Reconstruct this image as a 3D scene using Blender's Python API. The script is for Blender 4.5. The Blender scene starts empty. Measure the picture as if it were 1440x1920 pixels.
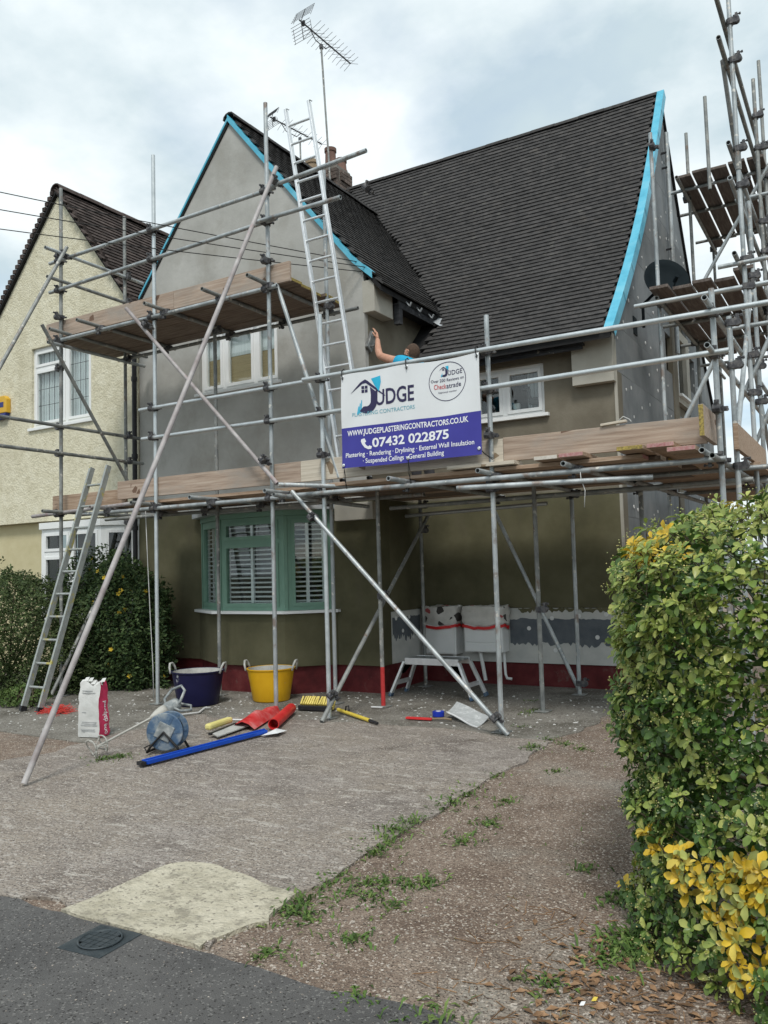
import bpy, bmesh, math, random
from mathutils import Vector, Matrix, noise
random.seed(7)
R = math.radians
S = bpy.context.scene
COL = S.collection

# ------------------------------------------------------------------ camera
cam_d = bpy.data.cameras.new('camera')
cam = bpy.data.objects.new('camera', cam_d); COL.objects.link(cam); S.camera = cam
YAW, PIT, ROL = R(30.66), R(4.0), R(-1.595)
_f = Vector((-math.sin(YAW)*math.cos(PIT), math.cos(YAW)*math.cos(PIT), math.sin(PIT)))
_r0 = Vector((math.cos(YAW), math.sin(YAW), 0)); _u0 = _r0.cross(_f)
_r = math.cos(ROL)*_r0 + math.sin(ROL)*_u0; _u = -math.sin(ROL)*_r0 + math.cos(ROL)*_u0
cam.matrix_world = Matrix(((_r.x, _u.x, -_f.x, 0), (_r.y, _u.y, -_f.y, 0), (_r.z, _u.z, -_f.z, 1.6), (0, 0, 0, 1)))
cam_d.sensor_fit = 'HORIZONTAL'; cam_d.sensor_width = 36; cam_d.lens = 36*1545/1440
cam_d.clip_start = 0.05; cam_d.clip_end = 2000
S.render.resolution_x, S.render.resolution_y = 768, 1024

# ------------------------------------------------------------------ sky, sun, exposure
SUN_EL, SUN_AZ = 54, 152          # azimuth: degrees clockwise from +Y (behind the viewer, to the right)
w = bpy.data.worlds.new('World'); S.world = w; w.use_nodes = True
nt = w.node_tree; nt.nodes.clear()
def N(t, typ, **k):
    n = t.nodes.new(typ)
    for a, b in k.items(): setattr(n, a, b)
    return n
out = N(nt, 'ShaderNodeOutputWorld'); bg = N(nt, 'ShaderNodeBackground'); bg.inputs[1].default_value = 0.1
sky = N(nt, 'ShaderNodeTexSky', sky_type='NISHITA', sun_disc=False)
sky.sun_elevation = R(SUN_EL); sky.sun_rotation = R(SUN_AZ); sky.air_density = 1.0; sky.dust_density = 1.5
tc = N(nt, 'ShaderNodeTexCoord'); sep = N(nt, 'ShaderNodeSeparateXYZ'); nt.links.new(tc.outputs['Generated'], sep.inputs[0])
zc = N(nt, 'ShaderNodeMath', operation='MAXIMUM'); nt.links.new(sep.outputs[2], zc.inputs[0]); zc.inputs[1].default_value = 0.02
za = N(nt, 'ShaderNodeMath', operation='ADD'); nt.links.new(zc.outputs[0], za.inputs[0]); za.inputs[1].default_value = 0.22
vd = N(nt, 'ShaderNodeVectorMath', operation='DIVIDE'); nt.links.new(tc.outputs['Generated'], vd.inputs[0])
cmb = N(nt, 'ShaderNodeCombineXYZ')
for i in range(3): nt.links.new(za.outputs[0], cmb.inputs[i])
nt.links.new(cmb.outputs[0], vd.inputs[1])
cn = N(nt, 'ShaderNodeTexNoise'); cn.inputs['Scale'].default_value = 1.5; cn.inputs['Detail'].default_value = 8; cn.inputs['Roughness'].default_value = 0.52; cn.inputs['Distortion'].default_value = 0.3
mpw = N(nt, 'ShaderNodeMapping'); mpw.inputs['Location'].default_value = (3.1, 1.7, 0)
nt.links.new(vd.outputs[0], mpw.inputs[0]); nt.links.new(mpw.outputs[0], cn.inputs['Vector'])
cr = N(nt, 'ShaderNodeValToRGB'); cr.color_ramp.elements[0].position = 0.26; cr.color_ramp.elements[1].position = 0.50
cr.color_ramp.elements[0].color = (0.35, 0.35, 0.35, 1); cr.color_ramp.elements[1].color = (1, 1, 1, 1)
nt.links.new(cn.outputs[0], cr.inputs[0])
cn2 = N(nt, 'ShaderNodeTexNoise'); cn2.inputs['Scale'].default_value = 2.6; cn2.inputs['Detail'].default_value = 7; cn2.inputs['Roughness'].default_value = 0.55
nt.links.new(mpw.outputs[0], cn2.inputs['Vector'])
cr2 = N(nt, 'ShaderNodeValToRGB'); cr2.color_ramp.elements[0].position = 0.36; cr2.color_ramp.elements[1].position = 0.60
cr2.color_ramp.elements[0].color = (4.1, 4.95, 5.35, 1); cr2.color_ramp.elements[1].color = (6.6, 7.1, 7.25, 1)
nt.links.new(cn2.outputs[0], cr2.inputs[0])
mx = N(nt, 'ShaderNodeMix', data_type='RGBA'); nt.links.new(cr.outputs[0], mx.inputs[0])
skm = N(nt, 'ShaderNodeMix', data_type='RGBA', blend_type='MULTIPLY'); skm.inputs[0].default_value = 1; skm.inputs[7].default_value = (1.5, 1.5, 1.45, 1)
nt.links.new(sky.outputs[0], skm.inputs[6])
nt.links.new(skm.outputs[2], mx.inputs[6]); nt.links.new(cr2.outputs[0], mx.inputs[7])
nt.links.new(mx.outputs[2], bg.inputs[0]); nt.links.new(bg.outputs[0], out.inputs[0])

sd = bpy.data.lights.new('sun', 'SUN'); sd.energy = 1.5; sd.angle = R(14); sd.color = (1, 0.965, 0.91)
sun = bpy.data.objects.new('sun', sd); COL.objects.link(sun)
_sd = Vector((math.sin(R(SUN_AZ))*math.cos(R(SUN_EL)), math.cos(R(SUN_AZ))*math.cos(R(SUN_EL)), math.sin(R(SUN_EL))))
sun.rotation_euler = _sd.to_track_quat('Z', 'Y').to_euler(); sun.location = _sd*40
S.view_settings.view_transform = 'Standard'; S.view_settings.look = 'None'; S.view_settings.gamma = 1
S.view_settings.exposure = 0.6; S.view_settings.use_curve_mapping = False
S.render.engine = 'CYCLES'

# ------------------------------------------------------------------ materials
MATS = {}
def M(name, cols, scale=6, rough=0.8, metal=0.0, bump=0.0, bscale=60, stretch=(1, 1, 1), detail=4, isl=0.0, spec=0.3,
      speck=None, attr=False, coat=0.0, rvar=0.0, nrough=0.6, trans=0.0, vor=None, streak=None, bdist=.012):
    """cols: 2-4 colours along a noise ramp; speck=(scale, threshold, colour): voronoi flecks; vor=(scale, strength): stone relief"""
    m = bpy.data.materials.new(name); m.use_nodes = True; t = m.node_tree; b = t.nodes['Principled BSDF']
    L = t.links.new
    tc = N(t, 'ShaderNodeTexCoord'); mp = N(t, 'ShaderNodeMapping'); mp.inputs['Scale'].default_value = stretch
    L(tc.outputs['Object'], mp.inputs[0])
    oi = N(t, 'ShaderNodeObjectInfo'); mu = N(t, 'ShaderNodeMath', operation='MULTIPLY'); mu.inputs[1].default_value = 53.0
    L(oi.outputs['Random'], mu.inputs[0])
    va = N(t, 'ShaderNodeVectorMath', operation='ADD'); L(mp.outputs[0], va.inputs[0]); L(mu.outputs[0], va.inputs[1])
    nz = N(t, 'ShaderNodeTexNoise'); nz.inputs['Scale'].default_value = scale; nz.inputs['Detail'].default_value = detail; nz.inputs['Roughness'].default_value = nrough
    L(va.outputs[0], nz.inputs['Vector'])
    rp = N(t, 'ShaderNodeValToRGB'); e = rp.color_ramp.elements
    while len(e) < len(cols): e.new(0.5)
    n = len(cols)
    for i, c in enumerate(cols):
        e[i].position = 0.3 + 0.4*i/max(1, n-1); e[i].color = (*c, 1)
    L(nz.outputs[0], rp.inputs[0]); col = rp.outputs[0]
    for sk in ([] if not streak else streak if isinstance(streak, list) else [streak]):
        ns = N(t, 'ShaderNodeTexNoise'); ns.inputs['Scale'].default_value = sk[0]; ns.inputs['Detail'].default_value = 5; ns.inputs['Roughness'].default_value = 0.65
        ms = N(t, 'ShaderNodeMapping'); ms.inputs['Scale'].default_value = sk[1]; ms.inputs['Location'].default_value = (sk[0]*3.7, sk[0]*1.3, 0); L(tc.outputs['Object'], ms.inputs[0]); L(ms.outputs[0], ns.inputs['Vector'])
        rs = N(t, 'ShaderNodeValToRGB'); rs.color_ramp.elements[0].position = sk[2]; rs.color_ramp.elements[1].position = sk[3]; L(ns.outputs[0], rs.inputs[0])
        x = N(t, 'ShaderNodeMix', data_type='RGBA'); L(rs.outputs[0], x.inputs[0]); L(col, x.inputs[6]); x.inputs[7].default_value = (*sk[4], 1); col = x.outputs[2]
    if speck:
        for sp in (speck if isinstance(speck, list) else [speck]):
            v = N(t, 'ShaderNodeTexVoronoi'); v.inputs['Scale'].default_value = sp[0]; L(tc.outputs['Object'], v.inputs['Vector'])
            sx = N(t, 'ShaderNodeSeparateColor'); L(v.outputs['Color'], sx.inputs[0])
            g = N(t, 'ShaderNodeMath', operation='GREATER_THAN'); g.inputs[1].default_value = sp[1]; L(sx.outputs[0], g.inputs[0])
            x = N(t, 'ShaderNodeMix', data_type='RGBA'); L(g.outputs[0], x.inputs[0]); L(col, x.inputs[6]); x.inputs[7].default_value = (*sp[2], 1); col = x.outputs[2]
    if attr:
        a = N(t, 'ShaderNodeVertexColor', layer_name='Col'); x = N(t, 'ShaderNodeMix', data_type='RGBA', blend_type='MULTIPLY'); x.inputs[0].default_value = 1
        L(col, x.inputs[6]); L(a.outputs[0], x.inputs[7]); col = x.outputs[2]
    if isl:
        ge = N(t, 'ShaderNodeNewGeometry'); ad = N(t, 'ShaderNodeMath', operation='ADD'); L(ge.outputs['Random Per Island'], ad.inputs[0]); L(oi.outputs['Random'], ad.inputs[1])
        fr = N(t, 'ShaderNodeMath', operation='FRACT'); L(ad.outputs[0], fr.inputs[0])
        mr = N(t, 'ShaderNodeMapRange'); mr.inputs[3].default_value = 1-isl; mr.inputs[4].default_value = 1+isl; L(fr.outputs[0], mr.inputs[0])
        hs = N(t, 'ShaderNodeHueSaturation'); L(mr.outputs[0], hs.inputs['Value']); L(col, hs.inputs['Color']); col = hs.outputs[0]
    L(col, b.inputs['Base Color'])
    b.inputs['Roughness'].default_value = rough; b.inputs['Metallic'].default_value = metal; b.inputs['Specular IOR Level'].default_value = spec
    if coat: b.inputs['Coat Weight'].default_value = coat
    if rvar:
        mr = N(t, 'ShaderNodeMapRange'); mr.inputs[3].default_value = rough-rvar; mr.inputs[4].default_value = rough+rvar; L(nz.outputs[0], mr.inputs[0]); L(mr.outputs[0], b.inputs['Roughness'])
    if trans:
        b.inputs['Subsurface Weight'].default_value = 0.0
        tr = N(t, 'ShaderNodeBsdfTranslucent'); L(col, tr.inputs[0]); ms = N(t, 'ShaderNodeMixShader'); ms.inputs[0].default_value = trans
        L(b.outputs[0], ms.inputs[1]); L(tr.outputs[0], ms.inputs[2]); L(ms.outputs[0], t.nodes['Material Output'].inputs[0])
    hsrc = None
    if bump:
        n2 = N(t, 'ShaderNodeTexNoise'); n2.inputs['Scale'].default_value = bscale; n2.inputs['Detail'].default_value = 3; n2.inputs['Roughness'].default_value = 0.65
        L(mp.outputs[0], n2.inputs['Vector']); hsrc = n2.outputs[0]
    if vor:
        v2 = N(t, 'ShaderNodeTexVoronoi'); v2.inputs['Scale'].default_value = vor[0]; L(mp.outputs[0], v2.inputs['Vector'])
        if hsrc:
            ma = N(t, 'ShaderNodeMath', operation='MULTIPLY_ADD'); L(v2.outputs['Distance'], ma.inputs[0]); ma.inputs[1].default_value = -vor[1]; L(hsrc, ma.inputs[2]); hsrc = ma.outputs[0]
        else: hsrc = v2.outputs['Distance']
    if hsrc:
        bp = N(t, 'ShaderNodeBump'); bp.inputs['Strength'].default_value = min(1.0, bump if bump else 0.4); bp.inputs['Distance'].default_value = bdist
        L(hsrc, bp.inputs['Height']); L(bp.outputs[0], b.inputs['Normal'])
    MATS[name] = m
    return m
def glass(name, tint=(0.75, 0.8, 0.8), fac=0.12):
    m = bpy.data.materials.new(name); m.use_nodes = True; t = m.node_tree; t.nodes.clear(); L = t.links.new
    o = N(t, 'ShaderNodeOutputMaterial'); a = N(t, 'ShaderNodeBsdfTransparent'); a.inputs[0].default_value = (*tint, 1)
    g = N(t, 'ShaderNodeBsdfGlossy'); g.inputs['Roughness'].default_value = 0.02
    fr = N(t, 'ShaderNodeLayerWeight'); fr.inputs[0].default_value = 0.5; pw = N(t, 'ShaderNodeMath', operation='POWER'); L(fr.outputs['Facing'], pw.inputs[0]); pw.inputs[1].default_value = 4.5
    ad = N(t, 'ShaderNodeMath', operation='MULTIPLY_ADD', use_clamp=True); ad.inputs[1].default_value = .9; ad.inputs[2].default_value = fac+.03; L(pw.outputs[0], ad.inputs[0])
    x = N(t, 'ShaderNodeMixShader'); L(ad.outputs[0], x.inputs[0]); L(a.outputs[0], x.inputs[1]); L(g.outputs[0], x.inputs[2]); L(x.outputs[0], o.inputs[0])
    MATS[name] = m
# metals
M('galv', [(.24, .26, .265), (.38, .41, .415), (.50, .53, .54)], 6, .5, .5, .2, 40, rvar=.12, stretch=(1, 1, .5), streak=(8, (1, 1, .6), .56, .68, (.24, .20, .175)), speck=(40, .965, (.55, .54, .50)))
M('galv_bright', [(.46, .50, .51), (.60, .64, .65)], 8, .42, .6, .1, 40, rvar=.1)
M('galv_dull', [(.15, .16, .16), (.25, .26, .25), (.34, .35, .33)], 6, .6, .35, .2, 40, speck=(36, .965, (.45, .44, .40)), streak=(10, (1, 1, .6), .58, .7, (.20, .15, .12)))
M('tube_pink', [(.25, .215, .21), (.35, .325, .32), (.45, .43, .42)], 5, .65, .2, .2, 40, streak=(4, (1, 1, .6), .58, .68, (.33, .23, .23)))
M('tube_red', [(.42, .03, .03), (.55, .05, .05)], 9, .55)
M('coupler_steel', [(.045, .045, .05), (.10, .10, .105), (.2, .19, .18)], 25, .6, .5)
M('alu', [(.62, .64, .65), (.75, .77, .78)], 14, .38, .6, rvar=.1)
M('alu_dirty', [(.30, .32, .31), (.42, .45, .43)], 14, .5, .4, streak=(9, (1, 1, .7), .56, .66, (.48, .42, .12)))
M('black_plastic', [(.012, .012, .014), (.025, .025, .028)], 12, .45)
M('dish_grey', [(.009, .014, .017), (.014, .02, .023)], 5, .8, spec=.1)
# timber
M('board', [(.25, .17, .115), (.38, .27, .19), (.48, .37, .28)], 7, .85, 0, .3, 30, stretch=(.5, 9, 9), streak=(5, (1, 4, 4), .60, .72, (.20, .14, .10)))
M('board_pink', [(.27, .20, .15), (.39, .30, .235), (.48, .39, .315)], 4, .88, 0, .3, 30, stretch=(.5, 10, 10), speck=(14, .975, (.16, .10, .07)), streak=(2.2, (.7, 2, 2), .48, .72, (.33, .29, .25)))
M('board_pale', [(.42, .37, .29), (.55, .49, .40), (.62, .57, .48)], 6, .85, 0, .25, 30, stretch=(.4, 9, 9), speck=(12, .975, (.24, .18, .12)))
M('board_dirty', [(.10, .075, .06), (.17, .13, .10), (.25, .20, .16)], 6, .9, 0, .3, 30, stretch=(.5, 7, 7))
M('board_side', [(.09, .07, .06), (.14, .115, .10), (.20, .17, .15)], 6, .9, 0, .3, 30, stretch=(7, .5, 7))
M('end_paint_red', [(.36, .14, .14), (.46, .30, .28)], 40, .8); M('end_paint_yellow', [(.10, .08, .04), (.50, .38, .10)], 60, .8); M('end_paint_white', [(.5, .46, .40), (.62, .58, .52)], 30, .8)
# walls
M('render_grey', [(.315, .312, .288), (.385, .382, .356), (.445, .442, .414)], 1.2, .92, 0, .45, 7, nrough=.65, streak=(1.7, (1, 1, .8), .48, .70, (.315, .306, .274)))
M('render_pale', [(.35, .335, .285), (.42, .405, .355)], 3, .92, 0, .15, 45)
M('render_brown', [(.125, .11, .082), (.165, .148, .112), (.215, .195, .152)], 1.6, .92, 0, .2, 40, streak=(3, (1, 1, .6), .58, .75, (.18, .165, .125)))
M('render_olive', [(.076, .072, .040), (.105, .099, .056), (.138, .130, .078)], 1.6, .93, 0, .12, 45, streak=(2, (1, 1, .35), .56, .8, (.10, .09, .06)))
M('plinth_red', [(.07, .009, .011), (.11, .015, .017), (.14, .03, .03)], 5, .7, 0, .3, 25, streak=(6, (1, 1, 1), .62, .72, (.13, .08, .07)))
M('eps_grey', [(.14, .153, .161), (.18, .194, .20), (.22, .231, .235)], 2.5, .85, 0, .1, 60, isl=.10, streak=(2.5, (1, 1, .4), .54, .74, (.235, .242, .238)))
M('eps_white', [(.46, .47, .45), (.56, .56, .53)], 6, .9, 0, .15, 60)
M('adhesive_grey', [(.09, .105, .12), (.14, .155, .17)], 6, .9, 0, .3, 30)
M('fixing_white', [(.62, .63, .62), (.75, .75, .73)], 30, .7)
M('cream_dash', [(.53, .495, .36), (.63, .595, .45), (.69, .66, .52)], 9, .95, 0, .9, 34, vor=(30, .6), streak=(.9, (1, 1, .5), .52, .76, (.49, .45, .32)))
M('cream_smooth', [(.48, .43, .26), (.54, .49, .31)], 5, .9, 0, .2, 40)
M('brick', [(.085, .065, .055), (.13, .10, .085), (.18, .15, .13)], 14, .92, 0, .5, 50, isl=.35)
M('mortar', [(.16, .15, .13), (.22, .20, .18)], 20, .95, 0, .4, 60)
M('pot_clay', [(.13, .075, .06), (.20, .12, .095)], 9, .9); M('pot_buff', [(.24, .18, .12), (.32, .25, .17)], 9, .9)
M('tile', [(.038, .037, .037), (.054, .052, .051), (.075, .070, .067)], 10, .78, 0, .35, 90, isl=.15, spec=.18, streak=(2.5, (1, 1, 1), .60, .80, (.095, .085, .075)), speck=(16, .992, (.085, .082, .075)))
M('tile_brown', [(.042, .032, .029), (.062, .048, .043), (.085, .068, .062)], 9, .85, 0, .35, 90, isl=.4, spec=.2)
M('roof_felt', [(.012, .012, .013), (.02, .02, .02)], 8, .9)
M('tape_blue', [(.07, .36, .50), (.10, .43, .58), (.16, .48, .61)], 5, .45, 0, .1, 30)
M('black_timber', [(.012, .013, .016), (.03, .032, .036), (.06, .062, .065)], 6, .7, 0, .5, 30, stretch=(.5, 3, 3), streak=(7, (1, 1, 1), .64, .70, (.33, .31, .27)))
M('upvc', [(.72, .74, .73), (.80, .81, .80)], 3, .4, spec=.4); M('upvc_green', [(.16, .29, .22), (.20, .34, .26)], 4, .5)
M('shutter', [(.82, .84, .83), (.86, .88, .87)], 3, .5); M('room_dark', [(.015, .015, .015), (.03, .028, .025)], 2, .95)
M('curtain_or_reflection', [(.58, .62, .62), (.72, .75, .74)], 9, .9, stretch=(6, 6, .3)); M('reflection_brown', [(.36, .28, .16), (.48, .38, .23)], 4, .8, stretch=(.4, .4, 14))  # brown stands in for reflected houses; pale for curtains and reflected sky
M('lead', [(.06, .065, .07), (.1, .1, .11)], 9, .5); M('zinc', [(.40, .43, .45), (.55, .57, .58)], 9, .45, .4)
glass('glass_clear', (.92, .95, .95), .03); glass('glass_dark', (.5, .55, .55), .04)
# ground
M('concrete', [(.145, .135, .115), (.195, .183, .158), (.25, .236, .208)], 1.9, .95, 0, .5, 70, nrough=.7, streak=(1.3, (1, 1, 1), .48, .66, (.105, .096, .078)), speck=[(90, .94, (.34, .32, .29)), (60, .95, (.09, .08, .068))])
M('drive', [(.150, .128, .110), (.235, .205, .180), (.325, .290, .258)], 2.2, .95, 0, 1.0, 24, vor=(34, .5), nrough=.84, stretch=(.8, 1.35, 1), bdist=.022, streak=[(.75, (1, 1, 1), .42, .62, (.285, .245, .202)), (1.5, (1, 1, 1), .56, .68, (.135, .112, .095)), (9, (.5, 1.5, 1), .57, .64, (.40, .365, .322))], speck=[(120, .88, (.385, .352, .315)), (130, .88, (.125, .104, .09)), (46, .965, (.37, .335, .298))])
M('dirt', [(.125, .088, .066), (.19, .142, .109), (.265, .208, .165)], 2.6, .98, 0, 1.0, 44, vor=(60, .6), nrough=.8, bdist=.014, streak=(.8, (1, 1, 1), .52, .66, (.26, .232, .195)), speck=[(150, .86, (.36, .295, .235)), (170, .88, (.09, .064, .05)), (90, .955, (.44, .39, .335))])
M('patch', [(.33, .30, .225), (.43, .395, .305), (.52, .48, .38)], 5, .95, 0, 1.0, 14, nrough=.85, bdist=.03, streak=(9, (1, 1, 1), .54, .66, (.27, .245, .19)), speck=(80, .92, (.25, .225, .18)))
M('asphalt', [(.075, .073, .071), (.100, .097, .094), (.13, .126, .12)], 1.6, .93, 0, .6, 160, vor=(150, .5), nrough=.75, streak=(4, (1, 1, 1), .64, .72, (.17, .165, .155)), speck=[(130, .92, (.18, .175, .165)), (140, .93, (.04, .038, .036))])
M('soil_far', [(.05, .06, .03), (.08, .085, .05), (.11, .095, .07)], .8, .95)
M('chip', [(.14, .11, .09), (.30, .26, .22), (.46, .42, .37)], 30, .9, isl=.45)
M('chip_dark', [(.07, .052, .042), (.12, .095, .075)], 30, .9, isl=.4); M('mortar_chip', [(.42, .42, .40), (.55, .55, .52)], 20, .9)
M('iron', [(.035, .045, .05), (.055, .068, .075), (.08, .092, .096)], 14, .55, .5, .3, 60)
M('dead_leaf', [(.13, .075, .04), (.22, .13, .07), (.30, .19, .11)], 20, .9, isl=.4)
# plants
M('leaf', [(.85, .85, .85), (1, 1, 1)], 20, .38, 0, spec=.45, attr=True, isl=.22, trans=.22)
M('leaf_matt', [(.8, .8, .8), (1, 1, 1)], 20, .6, 0, spec=.3, attr=True, isl=.3, trans=.2)
M('twig', [(.06, .05, .03), (.10, .085, .05)], 20, .9); M('grass', [(.85, .85, .85), (1, 1, 1)], 20, .6, attr=True, isl=.3, trans=.25)
# objects
M('tub_blue', [(.006, .006, .036), (.010, .010, .05)], 5, .42, streak=(5, (1, 1, 1), .66, .70, (.35, .36, .38)))
M('tub_yellow', [(.62, .33, .01), (.70, .40, .015)], 4, .45, streak=(6, (1, 1, 2), .67, .72, (.45, .38, .22)))
M('slurry', [(.34, .34, .32), (.48, .48, .45)], 10, .85, 0, .4, 30)
M('bag_white', [(.50, .51, .49), (.62, .62, .60)], 6, .6, 0, .5, 14); M('bag_pink', [(.52, .035, .10), (.62, .05, .13)], 6, .55, 0, .4, 14)
M('print_grey', [(.30, .31, .31), (.36, .37, .37)], 9, .7); M('paint_white', [(.74, .75, .76), (.80, .81, .82)], 6, .6)
M('reel_blue', [(.03, .07, .14), (.07, .12, .19), (.25, .28, .29)], 11, .5); M('mixer_grey', [(.12, .14, .15), (.24, .26, .26), (.45, .46, .44)], 14, .6, .2, .3, 30)
M('dusty_steel', [(.38, .37, .33), (.50, .49, .45)], 14, .7, .2); M('edge_blue', [(.008, .06, .42), (.012, .085, .52)], 5, .35, .2)
M('red_plastic', [(.52, .02, .022), (.66, .04, .04)], 6, .45); M('red_net', [(.55, .045, .04), (.66, .09, .07)], 9, .8)
M('red_sheet', [(.45, .02, .02), (.58, .06, .06), (.62, .22, .21)], 7, .5, 0, .4, 12)
M('yellow_plastic', [(.62, .47, .06), (.72, .56, .09)], 9, .5); M('yellow_soft', [(.62, .55, .18), (.70, .63, .25)], 9, .7); M('bristle', [(.58, .46, .10), (.70, .58, .18)], 20, .8, isl=.2)
M('tape_roll', [(.012, .035, .36), (.02, .05, .46)], 5, .4); M('paper_white', [(.66, .67, .67), (.76, .77, .77)], 9, .7)
M('mesh_white', [(.33, .35, .35), (.46, .48, .48), (.60, .62, .62)], 12, .75, speck=(60, .6, (.42, .44, .44)))
M('wrap', [(.50, .49, .45), (.62, .60, .56)], 9, .6, 0, .6, 22, speck=[(13, .93, (.05, .045, .04)), (16, .94, (.42, .10, .10))])
M('banner_white', [(.66, .68, .69), (.72, .74, .75)], 2, .5, spec=.3); M('banner_purple', [(.045, .042, .27), (.055, .052, .32)], 2, .45, spec=.3)
M('ink_navy', [(.025, .022, .07), (.035, .03, .085)], 4, .5); M('ink_cyan', [(.02, .38, .58), (.03, .44, .65)], 4, .5); M('ink_teal', [(.12, .36, .44), (.14, .40, .48)], 4, .5)
M('ink_red', [(.48, .06, .07), (.55, .09, .09)], 4, .5); M('ink_white', [(.76, .77, .80), (.80, .81, .84)], 4, .5)
M('cable_black', [(.012, .012, .012), (.02, .02, .02)], 9, .6); M('cord_white', [(.45, .46, .45), (.60, .60, .58)], 9, .7)
M('alarm_yellow', [(.62, .36, .03), (.68, .42, .05)], 5, .5); M('alarm_blue', [(.02, .03, .16), (.03, .04, .2)], 5, .4)
M('skin', [(.46, .24, .16), (.55, .31, .22)], 14, .6, spec=.35); M('hair', [(.055, .035, .025), (.10, .065, .045)], 60, .9, 0, .5, 160); M('shirt_blue', [(.015, .30, .50), (.025, .38, .60)], 7, .85, 0, .3, 20)
M('trousers', [(.03, .03, .035), (.055, .055, .06)], 9, .9); M('boots', [(.05, .035, .02), (.08, .06, .04)], 9, .8)
M('float_grey', [(.12, .12, .12), (.20, .20, .19)], 14, .8); M('duck', [(.045, .05, .05), (.075, .08, .08)], 12, .7); M('wax', [(.62, .62, .58), (.7, .7, .66)], 9, .6)

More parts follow.
